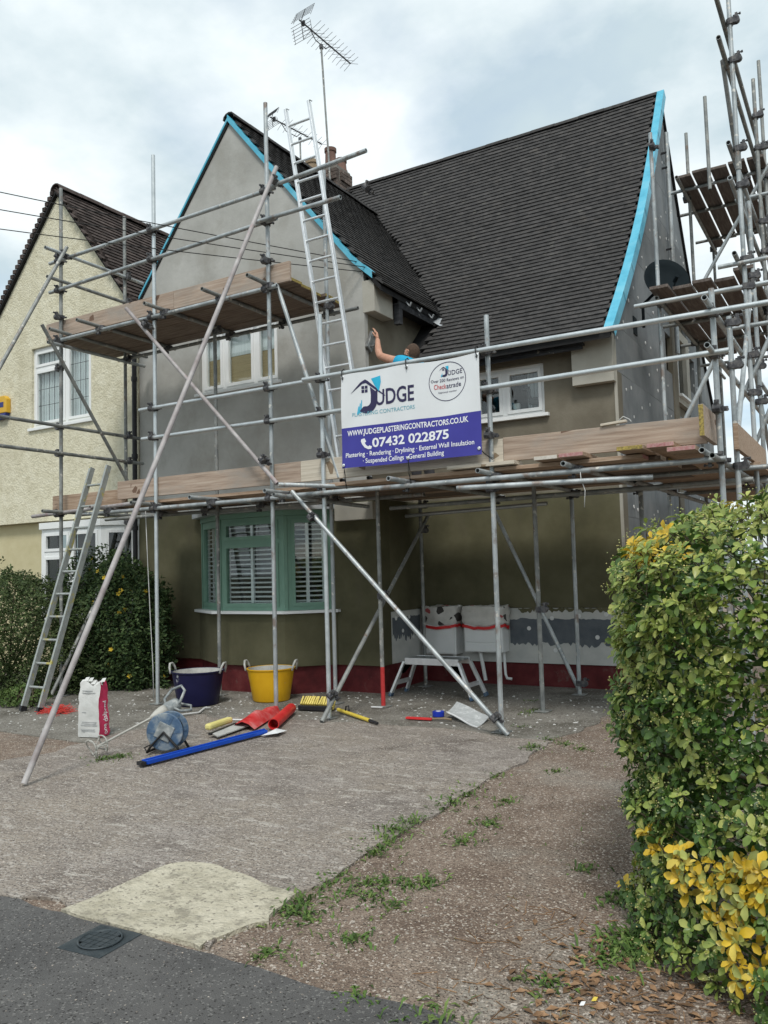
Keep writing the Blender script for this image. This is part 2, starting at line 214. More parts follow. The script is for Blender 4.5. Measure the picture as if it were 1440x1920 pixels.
# ------------------------------------------------------------------ mesh helpers
def tag(o, label=None, cat=None, group=None, kind=None):
    if label: o['label'] = label
    if cat: o['category'] = cat
    if group: o['group'] = group
    if kind: o['kind'] = kind
    return o
def empty(name, loc=(0, 0, 0), label=None, cat=None, group=None):
    o = bpy.data.objects.new(name, None); o.empty_display_size = .2; COL.objects.link(o); o.location = loc
    return tag(o, label, cat, group)
class MB:
    def __init__(s): s.v = []; s.f = []; s.c = []
    def add(s, vs, fs, M4=None, col=None):
        b = len(s.v)
        for p in vs:
            p = Vector(p); s.v.append(tuple(M4 @ p if M4 is not None else p))
        for f in fs:
            s.f.append(tuple(i+b for i in f)); s.c.append(col or (1, 1, 1))
        return s
    def box(s, a, b, M4=None, col=None):
        x0, y0, z0 = a; x1, y1, z1 = b
        if x0 > x1: x0, x1 = x1, x0
        if y0 > y1: y0, y1 = y1, y0
        if z0 > z1: z0, z1 = z1, z0
        return s.add([(x0, y0, z0), (x1, y0, z0), (x1, y1, z0), (x0, y1, z0), (x0, y0, z1), (x1, y0, z1), (x1, y1, z1), (x0, y1, z1)],
                     [(0, 3, 2, 1), (4, 5, 6, 7), (0, 1, 5, 4), (1, 2, 6, 5), (2, 3, 7, 6), (3, 0, 4, 7)], M4, col)
    def bar(s, p, q, wx, wz, up=(0, 0, 1), col=None):
        p, q = Vector(p), Vector(q); d = (q-p).normalized(); up = Vector(up)
        if abs(d.dot(up)) > .98: up = Vector((1, 0, 0))
        a = d.cross(up).normalized(); c = a.cross(d)
        vs = []
        for o in (p, q):
            for i, j in ((-1, -1), (1, -1), (1, 1), (-1, 1)): vs.append(o+a*i*wx/2+c*j*wz/2)
        return s.add(vs, [(0, 1, 2, 3), (7, 6, 5, 4), (0, 4, 5, 1), (1, 5, 6, 2), (2, 6, 7, 3), (3, 7, 4, 0)], None, col)
    def tube(s, p, q, r=.024, n=12, r2=None, hollow=0.0, caps=True, col=None):
        p, q = Vector(p), Vector(q); d = (q-p).normalized(); r2 = r if r2 is None else r2
        a = d.orthogonal().normalized(); b = d.cross(a)
        ring = lambda o, rr: [o+(a*math.cos(2*math.pi*i/n)+b*math.sin(2*math.pi*i/n))*rr for i in range(n)]
        vs = ring(p, r)+ring(q, r2); fs = [(i, (i+1) % n, n+(i+1) % n, n+i) for i in range(n)]
        if hollow:
            k = len(vs); ri = r-hollow; dep = min(.2, (q-p).length*.4)
            vs += ring(p, ri)+ring(p+d*dep, ri)+ring(q, ri)+ring(q-d*dep, ri)
            for i in range(n):
                j = (i+1) % n
                fs += [(i, k+i, k+j, j), (k+i, k+n+i, k+n+j, k+j), (n+i, n+j, k+2*n+j, k+2*n+i), (k+2*n+i, k+2*n+j, k+3*n+j, k+3*n+i)]
            fs += [tuple(k+n+i for i in range(n)), tuple(k+3*n+i for i in reversed(range(n)))]
        elif caps: fs += [tuple(reversed(range(n))), tuple(range(n, 2*n))]
        return s.add(vs, fs, None, col)
    def path(s, pts, r, n=6, col=None):
        pts = [Vector(p) for p in pts]; k = len(pts); vs = []; fs = []
        a = None
        for i, p in enumerate(pts):
            d = (pts[min(i+1, k-1)]-pts[max(i-1, 0)]).normalized()
            a = d.orthogonal().normalized() if a is None else (a-d*a.dot(d)).normalized()
            b = d.cross(a)
            for j in range(n): vs.append(p+(a*math.cos(2*math.pi*j/n)+b*math.sin(2*math.pi*j/n))*(r if not callable(r) else r(i/(k-1))))
        for i in range(k-1):
            for j in range(n): fs.append((i*n+j, i*n+(j+1) % n, (i+1)*n+(j+1) % n, (i+1)*n+j))
        fs += [tuple(reversed(range(n))), tuple((k-1)*n+j for j in range(n))]
        return s.add(vs, fs, None, col)
    def lathe(s, prof, n=24, M4=None, sx=1, sy=1, close=False):
        vs = []; fs = []; k = len(prof)
        for r, z in prof:
            for j in range(n): vs.append((r*math.cos(2*math.pi*j/n)*sx, r*math.sin(2*math.pi*j/n)*sy, z))
        for i in range(k-1):
            for j in range(n): fs.append((i*n+j, i*n+(j+1) % n, (i+1)*n+(j+1) % n, (i+1)*n+j))
        if prof[0][0] > 0: fs.append(tuple(reversed(range(n))))
        if prof[-1][0] > 0: fs.append(tuple((k-1)*n+j for j in range(n)))
        return s.add(vs, fs, M4)
    def slab(s, outline, holes, t, M4):
        """flat plate: 2-D outline with holes, front at local +0, back at -t along local z"""
        bm = bmesh.new(); loops = [outline]+list(holes); es = []; lv = []
        for lp in loops:
            vv = [bm.verts.new((x, y, 0)) for x, y in lp]; lv.append(vv)
            es += [bm.edges.new((vv[i], vv[(i+1) % len(vv)])) for i in range(len(vv))]
        bmesh.ops.triangle_fill(bm, use_beauty=True, edges=es, normal=(0, 0, 1))
        bm.verts.index_update(); vs = [v.co.copy() for v in bm.verts]; n = len(vs)
        fs = []
        for f in bm.faces:
            id = [v.index for v in f.verts]
            if f.normal.z < 0: id.reverse()
            fs.append(tuple(id)); fs.append(tuple(n+i for i in reversed(id)))
        for vv in lv:
            id = [v.index for v in vv]
            for i in range(len(id)):
                a, b = id[i], id[(i+1) % len(id)]; fs.append((a, n+a, n+b, b))
        bm.free()
        return s.add(vs+[Vector((v.x, v.y, -t)) for v in vs], fs, M4)
    def build(s, name, mat, parent=None, smooth=False, bevel=0, fix=False):
        me = bpy.data.meshes.new(name); me.from_pydata(s.v, [], s.f)
        if mat: me.materials.append(MATS[mat] if isinstance(mat, str) else mat)
        if any(c != (1, 1, 1) for c in s.c):
            ca = me.color_attributes.new('Col', 'FLOAT_COLOR', 'CORNER'); buf = []
            for p, c in zip(me.polygons, s.c): buf += [*c, 1.0]*p.loop_total
            ca.data.foreach_set('color', buf)
        if fix:
            bm = bmesh.new(); bm.from_mesh(me); bmesh.ops.recalc_face_normals(bm, faces=bm.faces); bm.to_mesh(me); bm.free()
        if smooth: me.shade_smooth()
        me.update()
        o = bpy.data.objects.new(name, me); COL.objects.link(o)
        if parent is not None: attach(o, parent)
        if smooth == 'auto':
            me.set_sharp_from_angle(angle=R(40))
        if bevel:
            b = o.modifiers.new('bevel', 'BEVEL'); b.width = bevel; b.segments = 2; b.limit_method = 'ANGLE'; b.angle_limit = R(40)
        return o
def wpos(p):
    v = Vector((0, 0, 0))
    while p is not None: v += p.location; p = p.parent
    return v
def attach(o, p):
    o.parent = p; o.location = Vector(o.location)-wpos(p)
def inst(src, parent, mw):
    """a copy sharing the mesh, placed by a world matrix (parents are never rotated)"""
    c = src.copy(); COL.objects.link(c); c.parent = parent
    m = mw.copy(); m.translation = m.translation-(wpos(parent) if parent is not None else Vector((0, 0, 0)))
    c.matrix_basis = m
    return c
def frame(o, x, z):
    """matrix with local x, local y = z x x ... : plate axes u=x, v=up, n=normal"""
    x = Vector(x).normalized(); n = Vector(z).normalized(); y = n.cross(x)
    m = Matrix.Identity(4)
    for i in range(3): m[i][0], m[i][1], m[i][2], m[i][3] = x[i], y[i], n[i], o[i]
    return m
def gz(y): return 0.0 if y < 2.69 else 0.008*(y-2.69)
def lerp(a, b, t): return a+(b-a)*t
def interp(pts, x):
    if x <= pts[0][0]: a, b = pts[0], pts[1]
    elif x >= pts[-1][0]: a, b = pts[-2], pts[-1]
    else:
        for a, b in zip(pts, pts[1:]):
            if a[0] <= x <= b[0]: break
    return a[1]+(b[1]-a[1])*(x-a[0])/(b[0]-a[0])
def FY(y, x0=0): return frame((0, y, 0), (1, 0, 0), (0, -1, 0))      # plate facing the street: u = X, v = Z, n = -Y
def FX(x): return frame((x, 0, 0), (0, 1, 0), (1, 0, 0))             # plate facing right: u = Y, v = Z, n = +X

# ================================================================== GROUND
def sheet(name, pts, mat, dz, thick=0.0, jit=0.0, step=.12, label=None):
    """ground sheet from a ragged outline; follows the gentle fall of the drive"""
    o = []
    for i, p in enumerate(pts):
        q = pts[(i+1) % len(pts)]; j = jit if len(p) < 3 else p[2]
        n = max(1, int((Vector(q[:2])-Vector(p[:2])).length/step)) if j else 1
        d = (Vector(q[:2])-Vector(p[:2])).normalized(); nn = Vector((-d.y, d.x))
        for k in range(n):
            t = k/n; v = Vector(p[:2]).lerp(Vector(q[:2]), t)
            e = j*noise.noise(Vector((v.x*2.3, v.y*2.3, 4.2)))*1.6+j*.5*noise.noise(Vector((v.x*9, v.y*9, 1.2))) if j else 0
            v += nn*e*(1 if 0 < k else .3); o.append((v.x, v.y))
    mb = MB(); mb.slab(o, [], max(thick, .001), Matrix.Identity(4))
    mb.v = [(x, y, z+gz(y)+dz) for x, y, z in mb.v]
    ob = mb.build(name, mat); return tag(ob, kind='structure')
MB().add([(-400, -400, -.05), (400, -400, -.05), (400, 400, -.05), (-400, 400, -.05)], [(0, 1, 2, 3)]).build('ground', 'soil_far')['kind'] = 'structure'
sheet('pavement', [(-30, -12), (25, -12), (25, 2.69), (-1.3, 2.69, .05), (-2.5, 2.70, .02), (-3.4, 2.70, .03), (-30, 2.69)], 'asphalt', 0.004, .05)
sheet('dirt_ground', [(-30, 2.66), (25, 2.66), (25, 40), (-30, 40)], 'dirt', -.004)
sheet('driveway', [(-6.6, 2.72), (-3.45, 2.72, .02), (-2.53, 2.72, .05), (-2.55, 7.1, .08), (-4.2, 7.25, .12), (-6.6, 6.9, .1)], 'drive', .012, .04, .06, .06)
sheet('concrete_yard', [(-12.5, 5.6), (-6.5, 5.4, .1), (-6.2, 6.7, .12), (-4.2, 7.05, .12), (-2.7, 6.9, .1), (-2.45, 7.6, .1), (-2.4, 10.6), (-12.5, 10.6)], 'concrete', .007, .04)
sheet('concrete_patch', [(-3.46, 2.69, .02), (-2.57, 2.70, .04), (-2.46, 3.04, .04), (-2.55, 3.36, .03), (-3.25, 3.46, .04), (-3.42, 3.38, .02)], 'patch', .017, .04, step=.05)

# loose stones, chips and flecks lying on the drive and the dirt
def chips(name, n, area, size, mat, dz, seed, keep=lambda x, y: True):
    rnd = random.Random(seed); mb = MB()
    k = 0
    while k < n:
        x, y = rnd.uniform(*area[0]), rnd.uniform(*area[1])
        if not keep(x, y): k += .2; continue
        k += 1; s = rnd.uniform(*size)*(0.6+.4*rnd.random()); a = rnd.uniform(0, 6.28); ca, sa = math.cos(a)*s, math.sin(a)*s
        z = gz(y)+dz; e = rnd.uniform(.45, 1); h = s*rnd.uniform(.25, .6)
        b = len(mb.v)
        vs = [(x+ca, y+sa, z), (x-sa*e, y+ca*e, z), (x-ca, y-sa, z), (x+sa*e, y-ca*e, z), (x+ca*.2, y+sa*.3, z+h)]
        mb.add(vs, [(0, 1, 4), (1, 2, 4), (2, 3, 4), (3, 0, 4)])
    o = mb.build(name, mat); return tag(o, kind='stuff')
tag(chips('dirt_gravel', 13000, ((-2.6, -.2), (2.7, 7.5)), (.003, .010), 'chip', -.003, 1, lambda x, y: noise.noise(Vector((x*1.3, y*1.3, 0))) > -.25), 'pale loose gravel scattered over the brown dirt strip', 'gravel')
tag(chips('dirt_crumbs', 3000, ((-2.6, -.2), (2.7, 8)), (.003, .010), 'chip_dark', -.003, 2), 'dark crumbs of soil on the dirt strip', 'soil')
tag(chips('driveway_aggregate', 9000, ((-6.5, -2.5), (2.75, 7.0)), (.004, .012), 'chip', .013, 3, lambda x, y: noise.noise(Vector((x*.9, y*2.0, 3))) > -.1), 'worn pale aggregate standing proud of the rough drive', 'gravel')
tag(chips('render_droppings', 900, ((-9, -2.5), (5.6, 9.6)), (.006, .028), 'mortar_chip', .0075, 4, lambda x, y: y > 6.9 or x < -6.4), 'white crumbs of render dropped on the grey yard', 'debris')
tag(chips('pavement_grit', 1500, ((-5, 0), (1.2, 2.7)), (.002, .006), 'chip', .0045, 5), 'fine pale grit on the dark pavement', 'grit')

# inspection cover in the pavement
mh = empty('inspection_cover', (-3.03, 2.56, .004), 'square dark iron inspection cover set in the pavement beside the pale patch', 'manhole cover')
Mh = Matrix.Translation((-3.03, 2.56, .0045)) @ Matrix.Rotation(R(4), 4, 'Z')
mb = MB(); mb.box((-.125, -.125, -.02), (.125, .125, .004), Mh); mb.build('frame', 'iron', mh, bevel=.003)
mb = MB(); mb.lathe([(.098, .0045), (.098, .012), (.088, .012), (.088, .0045)], 40, Mh); mb.build('rim', 'iron', mh, True)
for i in range(-2, 3):
    for j in range(-2, 3):
        if math.hypot(i, j) < 2.6:
            mb = MB(); mb.box((i*.034-.0155, j*.034-.0155, .003), (i*.034+.0155, j*.034+.0155, .0085), Mh); mb.build('tread_plate', 'iron', mh)

# ================================================================== HOUSE UNDER WORK
YG, YM, XE = 8.9, 10.08, -2.60           # wing front, main front, gable end
house = empty('semi_detached_house', (-6, 10, 0), 'rendered grey gabled house with dark tiled roofs wrapped in scaffolding', 'house')
WP = [(-9.57, 5.93), (-7.7, 8.25), (-5.45, 5.5), (-5.22, 5.25)]      # wing roof section: x, z
MP = [(9.72, 4.38), (10.3, 4.95), (10.8, 5.47), (11.3, 6.03), (11.75, 6.57), (12.15, 7.10), (12.55, 7.66), (12.95, 8.24), (13.3, 8.77), (13.62, 9.26)]   # main roof section: y, z
zw = lambda x: interp(WP, x)
zm = lambda y: interp(MP, y)
XC = -5.49                                # wing corner, first floor
# wing front wall, first floor and gable
mb = MB(); mb.slab([(-9.6, 2.5), (XC, 2.5), (XC, 5.46), (-7.7, 8.17), (-9.6, 5.84)], [[(-8.37, 4.24), (-6.91, 4.24), (-6.91, 5.16), (-8.37, 5.16)]], .08, FY(YG))
mb.build('gable_wall', 'render_grey', house)
# side return of the wing, first floor (freshly coated)
mb = MB(); mb.slab([(YG+.081, 2.5), (11.3, 2.5), (11.3, 5.2), (YG+.081, 5.2)], [], .2, FX(XC-.001)); mb.build('return_wall', 'render_brown', house)
# corbel at the foot of the verge
mb = MB(); mb.box((XC-.02, YG-.004, 4.92), (-5.33, 9.37, 5.34)); mb.build('corbel', 'render_pale', house, bevel=.006)
# ground floor of the wing
XB = -5.35
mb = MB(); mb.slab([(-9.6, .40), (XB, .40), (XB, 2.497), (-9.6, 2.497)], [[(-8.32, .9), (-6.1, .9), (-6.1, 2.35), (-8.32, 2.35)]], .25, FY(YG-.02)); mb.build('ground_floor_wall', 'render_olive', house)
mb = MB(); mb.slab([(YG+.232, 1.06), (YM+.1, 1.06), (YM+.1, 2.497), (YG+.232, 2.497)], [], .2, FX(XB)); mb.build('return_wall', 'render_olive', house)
mb = MB(); mb.slab([(YG+.232, .40), (YM+.1, .40), (YM+.1, 1.057), (YG+.232, 1.057)], [], .2, FX(XB-.003)); mb.build('insulation_band', 'eps_white', house)
mb = MB(); mb.box((-5.95, YG-.12, 2.24), (-5.37, YG+.1, 2.46)); mb.build('corbel', 'render_pale', house, bevel=.006)
# main front wall
mb = MB(); mb.slab([(XC-.3, 1.06), (XE, 1.06), (XE, 4.36), (XC-.3, 4.36)], [[(-5.1, 3.55), (-3.53, 3.55), (-3.53, 4.22), (-5.1, 4.22)]], .25, FY(YM)); mb.build('front_wall', 'render_brown', house)
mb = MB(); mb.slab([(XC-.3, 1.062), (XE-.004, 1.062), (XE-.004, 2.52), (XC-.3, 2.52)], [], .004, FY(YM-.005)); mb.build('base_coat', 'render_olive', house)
mb = MB(); mb.box((-3.12, YM-.12, 3.82), (XE-.002, YM-.003, 4.42)); mb.build('corbel', 'render_pale', house, bevel=.006)
mb = MB(); mb.box((XC-.3, YM-.006, .36), (XE-.003, YM+.2, 1.056)); mb.build('insulation_band', 'eps_white', house)
def jag(name, x0, x1, z0, z1, M4, seed, lo=.07, off=.004, n=46):
    rnd = random.Random(seed); top = []; bot = []
    for i in range(n+1):
        x = lerp(x0, x1, i/n); top.append((x, z1+.02*noise.noise(Vector((x*7, seed, 0)))+rnd.uniform(-.008, .008)))
        bot.append((x, z0+lo*noise.noise(Vector((x*5, seed, 2)))+rnd.uniform(-lo, lo)*.5))
    m2 = M4 @ Matrix.Translation((0, 0, off)); mb = MB(); mb.slab(bot+list(reversed(top)), [], .003, m2); return mb
jag('', -4.12, -2.76, .60, .92, FY(YM-.006), 3, .05).build('adhesive_smear', 'adhesive_grey', house)
jag('', YG+.26, 9.9, .72, .98, FX(XB-.003), 5, .1).build('adhesive_smear', 'adhesive_grey', house)
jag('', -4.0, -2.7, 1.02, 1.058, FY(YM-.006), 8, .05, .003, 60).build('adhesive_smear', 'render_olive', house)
mb = MB()
for (x, z) in [(-3.72, .57), (-3.52, .53), (-3.55, .93), (-2.98, .70), (-2.86, .98), (-3.2, .96), (-2.75, .62), (-3.86, .80)]:
    mb.tube((x, YM-.008, z), (x, YM-.0135, z), .027, 14)
for (y, z) in [(9.25, .97), (9.42, .80), (9.6, .97), (9.7, .7)]: mb.tube((XB, y, z), (XB+.0055, y, z), .026, 14)
mb.build('fixing', 'fixing_white', house)
# painted brick plinth
PZ = .43
mb = MB(); mb.box((-9.6, YG+.03, -.05), (XB-.04, YG+.2, .41)); mb.build('plinth', 'plinth_red', house)
mb = MB(); mb.box((XB-.24, YG+.2, -.05), (XB-.042, YM+.1, .41)); mb.build('plinth', 'plinth_red', house)
mb = MB(); mb.box((XC-.3, YM+.04, -.05), (XE-.04, YM+.2, .37)); mb.build('plinth', 'plinth_red', house)
# angle bead at the right corner
mb = MB(); mb.box((XE-.03, YM-.010, .36), (XE+.004, YM+.02, 4.36)); mb.build('corner_bead', 'render_pale', house)

# gable end: graphite insulation boards, one by one
gpoly = [(YM+.02, .36)]+[(YM+.02, 4.36)]
front = [(y, z-.14) for y, z in MP if y > YM]; gpoly += front+[(2*13.62-y, z) for y, z in reversed(front[:-1])]+[(17.2, 4.3), (17.2, .36)]
mb = MB(); mb.slab(list(reversed(gpoly)), [], .25, FX(XE-.08)); mb.build('gable_end_wall', 'render_brown', house)
ztop = lambda y: (interp(MP, y) if y < 13.62 else interp(MP, 2*13.62-y))-.06
def clip(poly, fn):
    o = []
    for i in range(len(poly)):
        a, b = poly[i], poly[(i+1) % len(poly)]; fa, fb = fn(a), fn(b)
        if fa >= 0: o.append(a)
        if (fa >= 0) != (fb >= 0): t = fa/(fa-fb); o.append((lerp(a[0], b[0], t), lerp(a[1], b[1], t)))
    return o
row = 0; z = .37
rnd = random.Random(5); dots = MB()
while z < 9.1:
    z1 = z+.60; y = YM+.012-(.6 if row % 2 else 0)
    while y < 17.2:
        y1 = y+1.2; a, b = max(y, YM+.012), min(y1, 17.2)
        us = [lerp(a+.002, b-.002, k/24) for k in range(25)] if b-a > .05 else []
        us = [u for u in us if ztop(u) > z+.03]
        if len(us) > 2:
            if True:
                q = [(us[0], z+.002), (us[-1], z+.002)]+[(u, min(z1-.002, ztop(u))) for u in reversed(us)]
                if not (a < 14.75 and b > 13.85 and z < 5.3 and z1 > 4.35):
                    me = MB(); me.slab(q, [], .075, FX(XE+rnd.uniform(-.003, .002))); me.build('insulation_board', 'eps_grey', house)
                for (du, dv) in ((.12, .12), (1.08, .12), (.6, .3), (.12, .48), (1.08, .48)):
                    u, v = y+du+rnd.uniform(-.05, .05), z+dv+rnd.uniform(-.05, .05)
                    if a < u < b and v < ztop(u)-.1 and rnd.random() < .5 and not (13.8 < u < 14.8 and 4.3 < v < 5.35):
                        dots.tube((XE-.001, u, v), (XE+.006, u, v), rnd.uniform(.016, .026), 10)
        y = y1
    z = z1; row += 1
o = dots.build('fixing', 'fixing_white', house); tag(o, kind='stuff')
# rendered pier and window on the gable
mb = MB(); mb.box((XE-.06, 13.5, .37), (XE+.02, 13.84, 6.0)); mb.build('pier', 'render_brown', house)
mb = MB(); mb.slab([(13.84, 4.2), (15.0, 4.2), (15.0, 5.45), (13.84, 5.45)], [[(13.98, 4.36), (14.72, 4.36), (14.72, 5.3), (13.98, 5.3)]], .08, FX(XE+.006)); mb.build('window_surround', 'render_pale', house)
mb = MB(); mb.box((XE-.07, 13.98, 4.36), (XE-.06, 14.72, 5.3)); mb.build('pane', 'glass_dark', house)
mb = MB(); mb.box((XE-.02, 13.94, 4.30), (XE+.06, 14.76, 4.34)); mb.build('sill', 'upvc', house)

# ---- windows
def window(parent, M4, w, h, cols, frame_mat='upvc', transoms=(), pane='glass_clear', fw=.055, depth=.06, lead=None, back=None, name='window'):
    """frame of bars in local u,v; cols = fractions of the width; transoms = {col: height fraction}"""
    wn = MB()
    for a, b in (((0, 0), (w, fw)), ((0, h-fw), (w, h)), ((0, fw), (fw, h-fw)), ((w-fw, fw), (w, h-fw))): wn.box((*a, -depth), (*b, 0), M4)
    xs = [0]; tot = sum(cols)
    for c in cols: xs.append(xs[-1]+c/tot*w)
    for x in xs[1:-1]: wn.box((x-fw*.6, fw, -depth), (x+fw*.6, h-fw, -.001), M4)
    cells = []
    for i in range(len(cols)):
        a = xs[i]+(fw if i == 0 else fw*.6); b = xs[i+1]-(fw if i == len(cols)-1 else fw*.6); z0, z1 = fw, h-fw
        if i in dict(transoms):
            zt = dict(transoms)[i]*h; wn.box((a, zt-fw*.6, -depth), (b, zt+fw*.6, -.001), M4); cells += [(a, b, z0, zt-fw*.6, i), (a, b, zt+fw*.6, z1, i)]
        else: cells.append((a, b, z0, z1, i))
    f = wn.build(name, frame_mat, parent)
    for a, b, z0, z1, i in cells:
        s = MB(); c = .045                           # opening sash
        for p, q in (((a, z0), (b, z0+c)), ((a, z1-c), (b, z1)), ((a, z0+c), (a+c, z1-c)), ((b-c, z0+c), (b, z1-c))): s.box((*p, -depth*.8), (*q, .012), M4)
        s.build('sash', frame_mat, f)
        g = MB(); g.box((a+c, z0+c, -.028), (b-c, z1-c, -.022), M4); g.build('pane', pane, f)
        if lead:
            l = MB(); nx, nz = max(1, round((b-a-2*c)/lead[0])), max(1, round((z1-z0-2*c)/lead[1]))
            for k in range(1, nx): x = lerp(a+c, b-c, k/nx); l.box((x-.004, z0+c, -.0215), (x+.004, z1-c, -.018), M4)
            for k in range(1, nz): zz = lerp(z0+c, z1-c, k/nz); l.box((a+c, zz-.004, -.0212), (b-c, zz+.004, -.0177), M4)
            if len(l.v): l.build('lead_strip', 'lead', f)
    return f
def room(parent, M4, w, h, d=1.2):
    """dark room box open towards the window"""
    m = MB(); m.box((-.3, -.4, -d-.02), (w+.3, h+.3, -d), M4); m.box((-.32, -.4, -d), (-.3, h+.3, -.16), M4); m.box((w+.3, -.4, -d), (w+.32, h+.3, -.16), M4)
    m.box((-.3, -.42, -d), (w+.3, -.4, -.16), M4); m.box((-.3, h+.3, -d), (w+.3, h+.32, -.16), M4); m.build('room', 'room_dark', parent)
def T(M4, x, y, z=0): return M4 @ Matrix.Translation((x, y, z))
W1 = T(FY(YG), -8.37, 4.24, -.07)
f = window(house, W1, 1.46, .92, (1, 1.3, 1))
m = MB(); m.box((-.06, -.045, -.03), (1.52, -.002, .11), W1); m.build('sill', 'upvc', f, bevel=.004)
room(f, W1, 1.46, .92); m = MB(); m.box((.06, .06, -.085), (1.4, .50, -.075), W1); m.build('house_reflection', 'reflection_brown', f)  # brown sheet imitates the houses opposite reflected in the lower panes
m = MB(); m.box((.06, .505, -.086), (1.4, .9, -.076), W1); m.build('curtain_or_reflection', 'curtain_or_reflection', f)  # pale sheet imitates sky reflected in the upper half of the glass
W2 = T(FY(YM), -5.1, 3.55, -.07)
f = window(house, W2, 1.57, .67, (1, .75, 1), transoms={}.items())
m = MB(); m.box((-.06, -.045, -.03), (1.63, -.002, .13), W2); m.build('sill', 'upvc', f, bevel=.004)
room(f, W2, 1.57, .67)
cu = MB()
for k in range(13): x = 1.22+k*.028; cu.box((x, -.05, -.30-.02*(k % 2)), (x+.026, .66, -.28-.02*(k % 2)), W2)
cu.build('curtain_or_reflection', 'curtain_or_reflection', f)
# things on the window board
dk = empty('duck_ornament', (-3.68, YM+.15, 3.6), 'grey duck figurine on the sill behind the upper right window', 'ornament')
Md = T(W2, 1.40, .125, -.10)
mb = MB()
prof = [(.0, -.115), (.03, -.10), (.052, -.05), (.058, .0), (.048, .06), (.025, .11), (.0, .14)]
mb.lathe(prof, 16, Md @ Matrix.Translation((0, .075, 0)) @ Matrix.Rotation(R(90), 4, 'Y') @ Matrix.Rotation(R(12), 4, 'Y'))
mb.build('body', 'duck', dk, True)
mb = MB(); mb.path([Md @ Vector(p) for p in ((-.07, .10, 0), (-.10, .15, 0), (-.105, .20, 0), (-.10, .245, 0), (-.12, .262, 0))], lambda t: .026-.008*t, 10); mb.build('neck', 'duck', dk, True)
mb = MB(); mb.path([Md @ Vector(p) for p in ((-.10, .255, 0), (-.13, .268, 0), (-.165, .265, 0), (-.19, .262, 0))], lambda t: .026*(1-t)+.008, 10); mb.build('head', 'duck', dk, True)
mb = MB(); mb.box((-.05, -.06, -.03), (.05, .02, .03), Md); mb.build('foot', 'duck', dk)
wb = MB(); wb.box((-.05, .02, -.24), (1.62, .062, -.062), W2); wb.build('window_board', 'upvc', f)
cd = empty('pillar_candle', (-4.0, YM+.15, 3.6), 'short white pillar candle on the sill beside the duck', 'candle')
Mc = T(W2, 1.12, .10, -.10) @ Matrix.Rotation(R(-90), 4, 'X')
mb = MB(); mb.lathe([(.05, 0), (.052, .09), (.045, .1), (.02, .095)], 20, Mc); mb.build('wax', 'wax', cd, True)
mb = MB(); mb.path([Mc @ Vector(p) for p in ((0, 0, .09), (.002, 0, .12), (.006, 0, .135))], .004, 6); mb.build('wick', 'float_grey', cd)

# ---- bay window of the wing
YB = 8.42; BX = [(-8.36, YG-.02), (-7.62, YB), (-6.50, YB), (-6.02, YG-.02)]
bay = MB()
def bayring(off, ext=0):
    p = [Vector((*q, 0)) for q in BX]; o = []
    for i in range(4):
        ns = []
        if i > 0: d = p[i]-p[i-1]; ns.append(Vector((d.y, -d.x, 0)).normalized())
        if i < 3: d = p[i+1]-p[i]; ns.append(Vector((d.y, -d.x, 0)).normalized())
        n = sum(ns, Vector()); n = n/n.dot(ns[0]) if len(ns) > 1 else ns[0]
        o.append(p[i]+n*off)
    return [(v.x, v.y) for v in o]
def bayslab(off, z0, z1, name, mat, inner=None):
    r = bayring(off); r = r+[(r[3][0]+.0, YG+.2), (r[0][0], YG+.2)]
    m = MB(); m.slab(r, [], z1-z0, Matrix.Translation((0, 0, z1))); return m.build(name, mat, house)
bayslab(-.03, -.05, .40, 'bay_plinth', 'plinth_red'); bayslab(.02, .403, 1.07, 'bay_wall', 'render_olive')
bayslab(.10, 1.075, 1.11, 'bay_sill', 'upvc'); bayslab(.0, 2.335, 2.40, 'bay_head', 'upvc_green'); bayslab(.12, 2.402, 2.47, 'bay_roof', 'zinc')
for i in range(3):
    a, b = Vector((*BX[i], 0)), Vector((*BX[i+1], 0)); d = b-a; L = d.length; n = Vector((d.y, -d.x, 0)).normalized()
    Mw = frame((a.x-n.x*.02+d.x/L*.05, a.y-n.y*.02+d.y/L*.05, 1.112), d, n)
    f = window(house, Mw, L-.10, 1.22, (1,), 'upvc_green', transoms={0: .74}.items() if i == 1 else (), pane='glass_clear', fw=.05, name='bay_window')
    nz = 17; zs0, zs1 = .12, 1.10
    sl = []
    for k in range(nz):
        zz = lerp(zs0, zs1, k/(nz-1)); m = MB(); m.bar(Mw @ Vector((.07, zz, -.060)), Mw @ Vector((L-.17, zz, -.060)), .034, .010, up=Mw.to_3x3() @ Vector((0, .93, .36))); m.build('shutter_slat', 'shutter', f)
    m = MB()
    for u in ((.05, .09), (L/2-.09, L/2-.05), (L-.21, L-.17)): m.box((u[0], .06, -.082), (u[1], 1.16, -.044), Mw)
    m.box((.05, .06, -.083), (L-.17, .10, -.043), Mw); m.build('shutter_frame', 'shutter', f)
    for e in ((-.05, .0), (L-.10, L-.05)):
        m = MB(); m.box((e[0]+.003, 0, -.06), (e[1]-.003, 1.22, .012), Mw); m.build('post', 'upvc_green', house)
mb = MB(); mb.box((-8.9, YG+.3, .3), (-5.8, YG+1.1, .32)); mb.box((-8.9, YG+1.1, .3), (-5.8, YG+1.12, 2.5)); mb.box((-8.9, YG+.3, 2.48), (-5.8, YG+1.1, 2.496)); mb.build('room', 'room_dark', house)

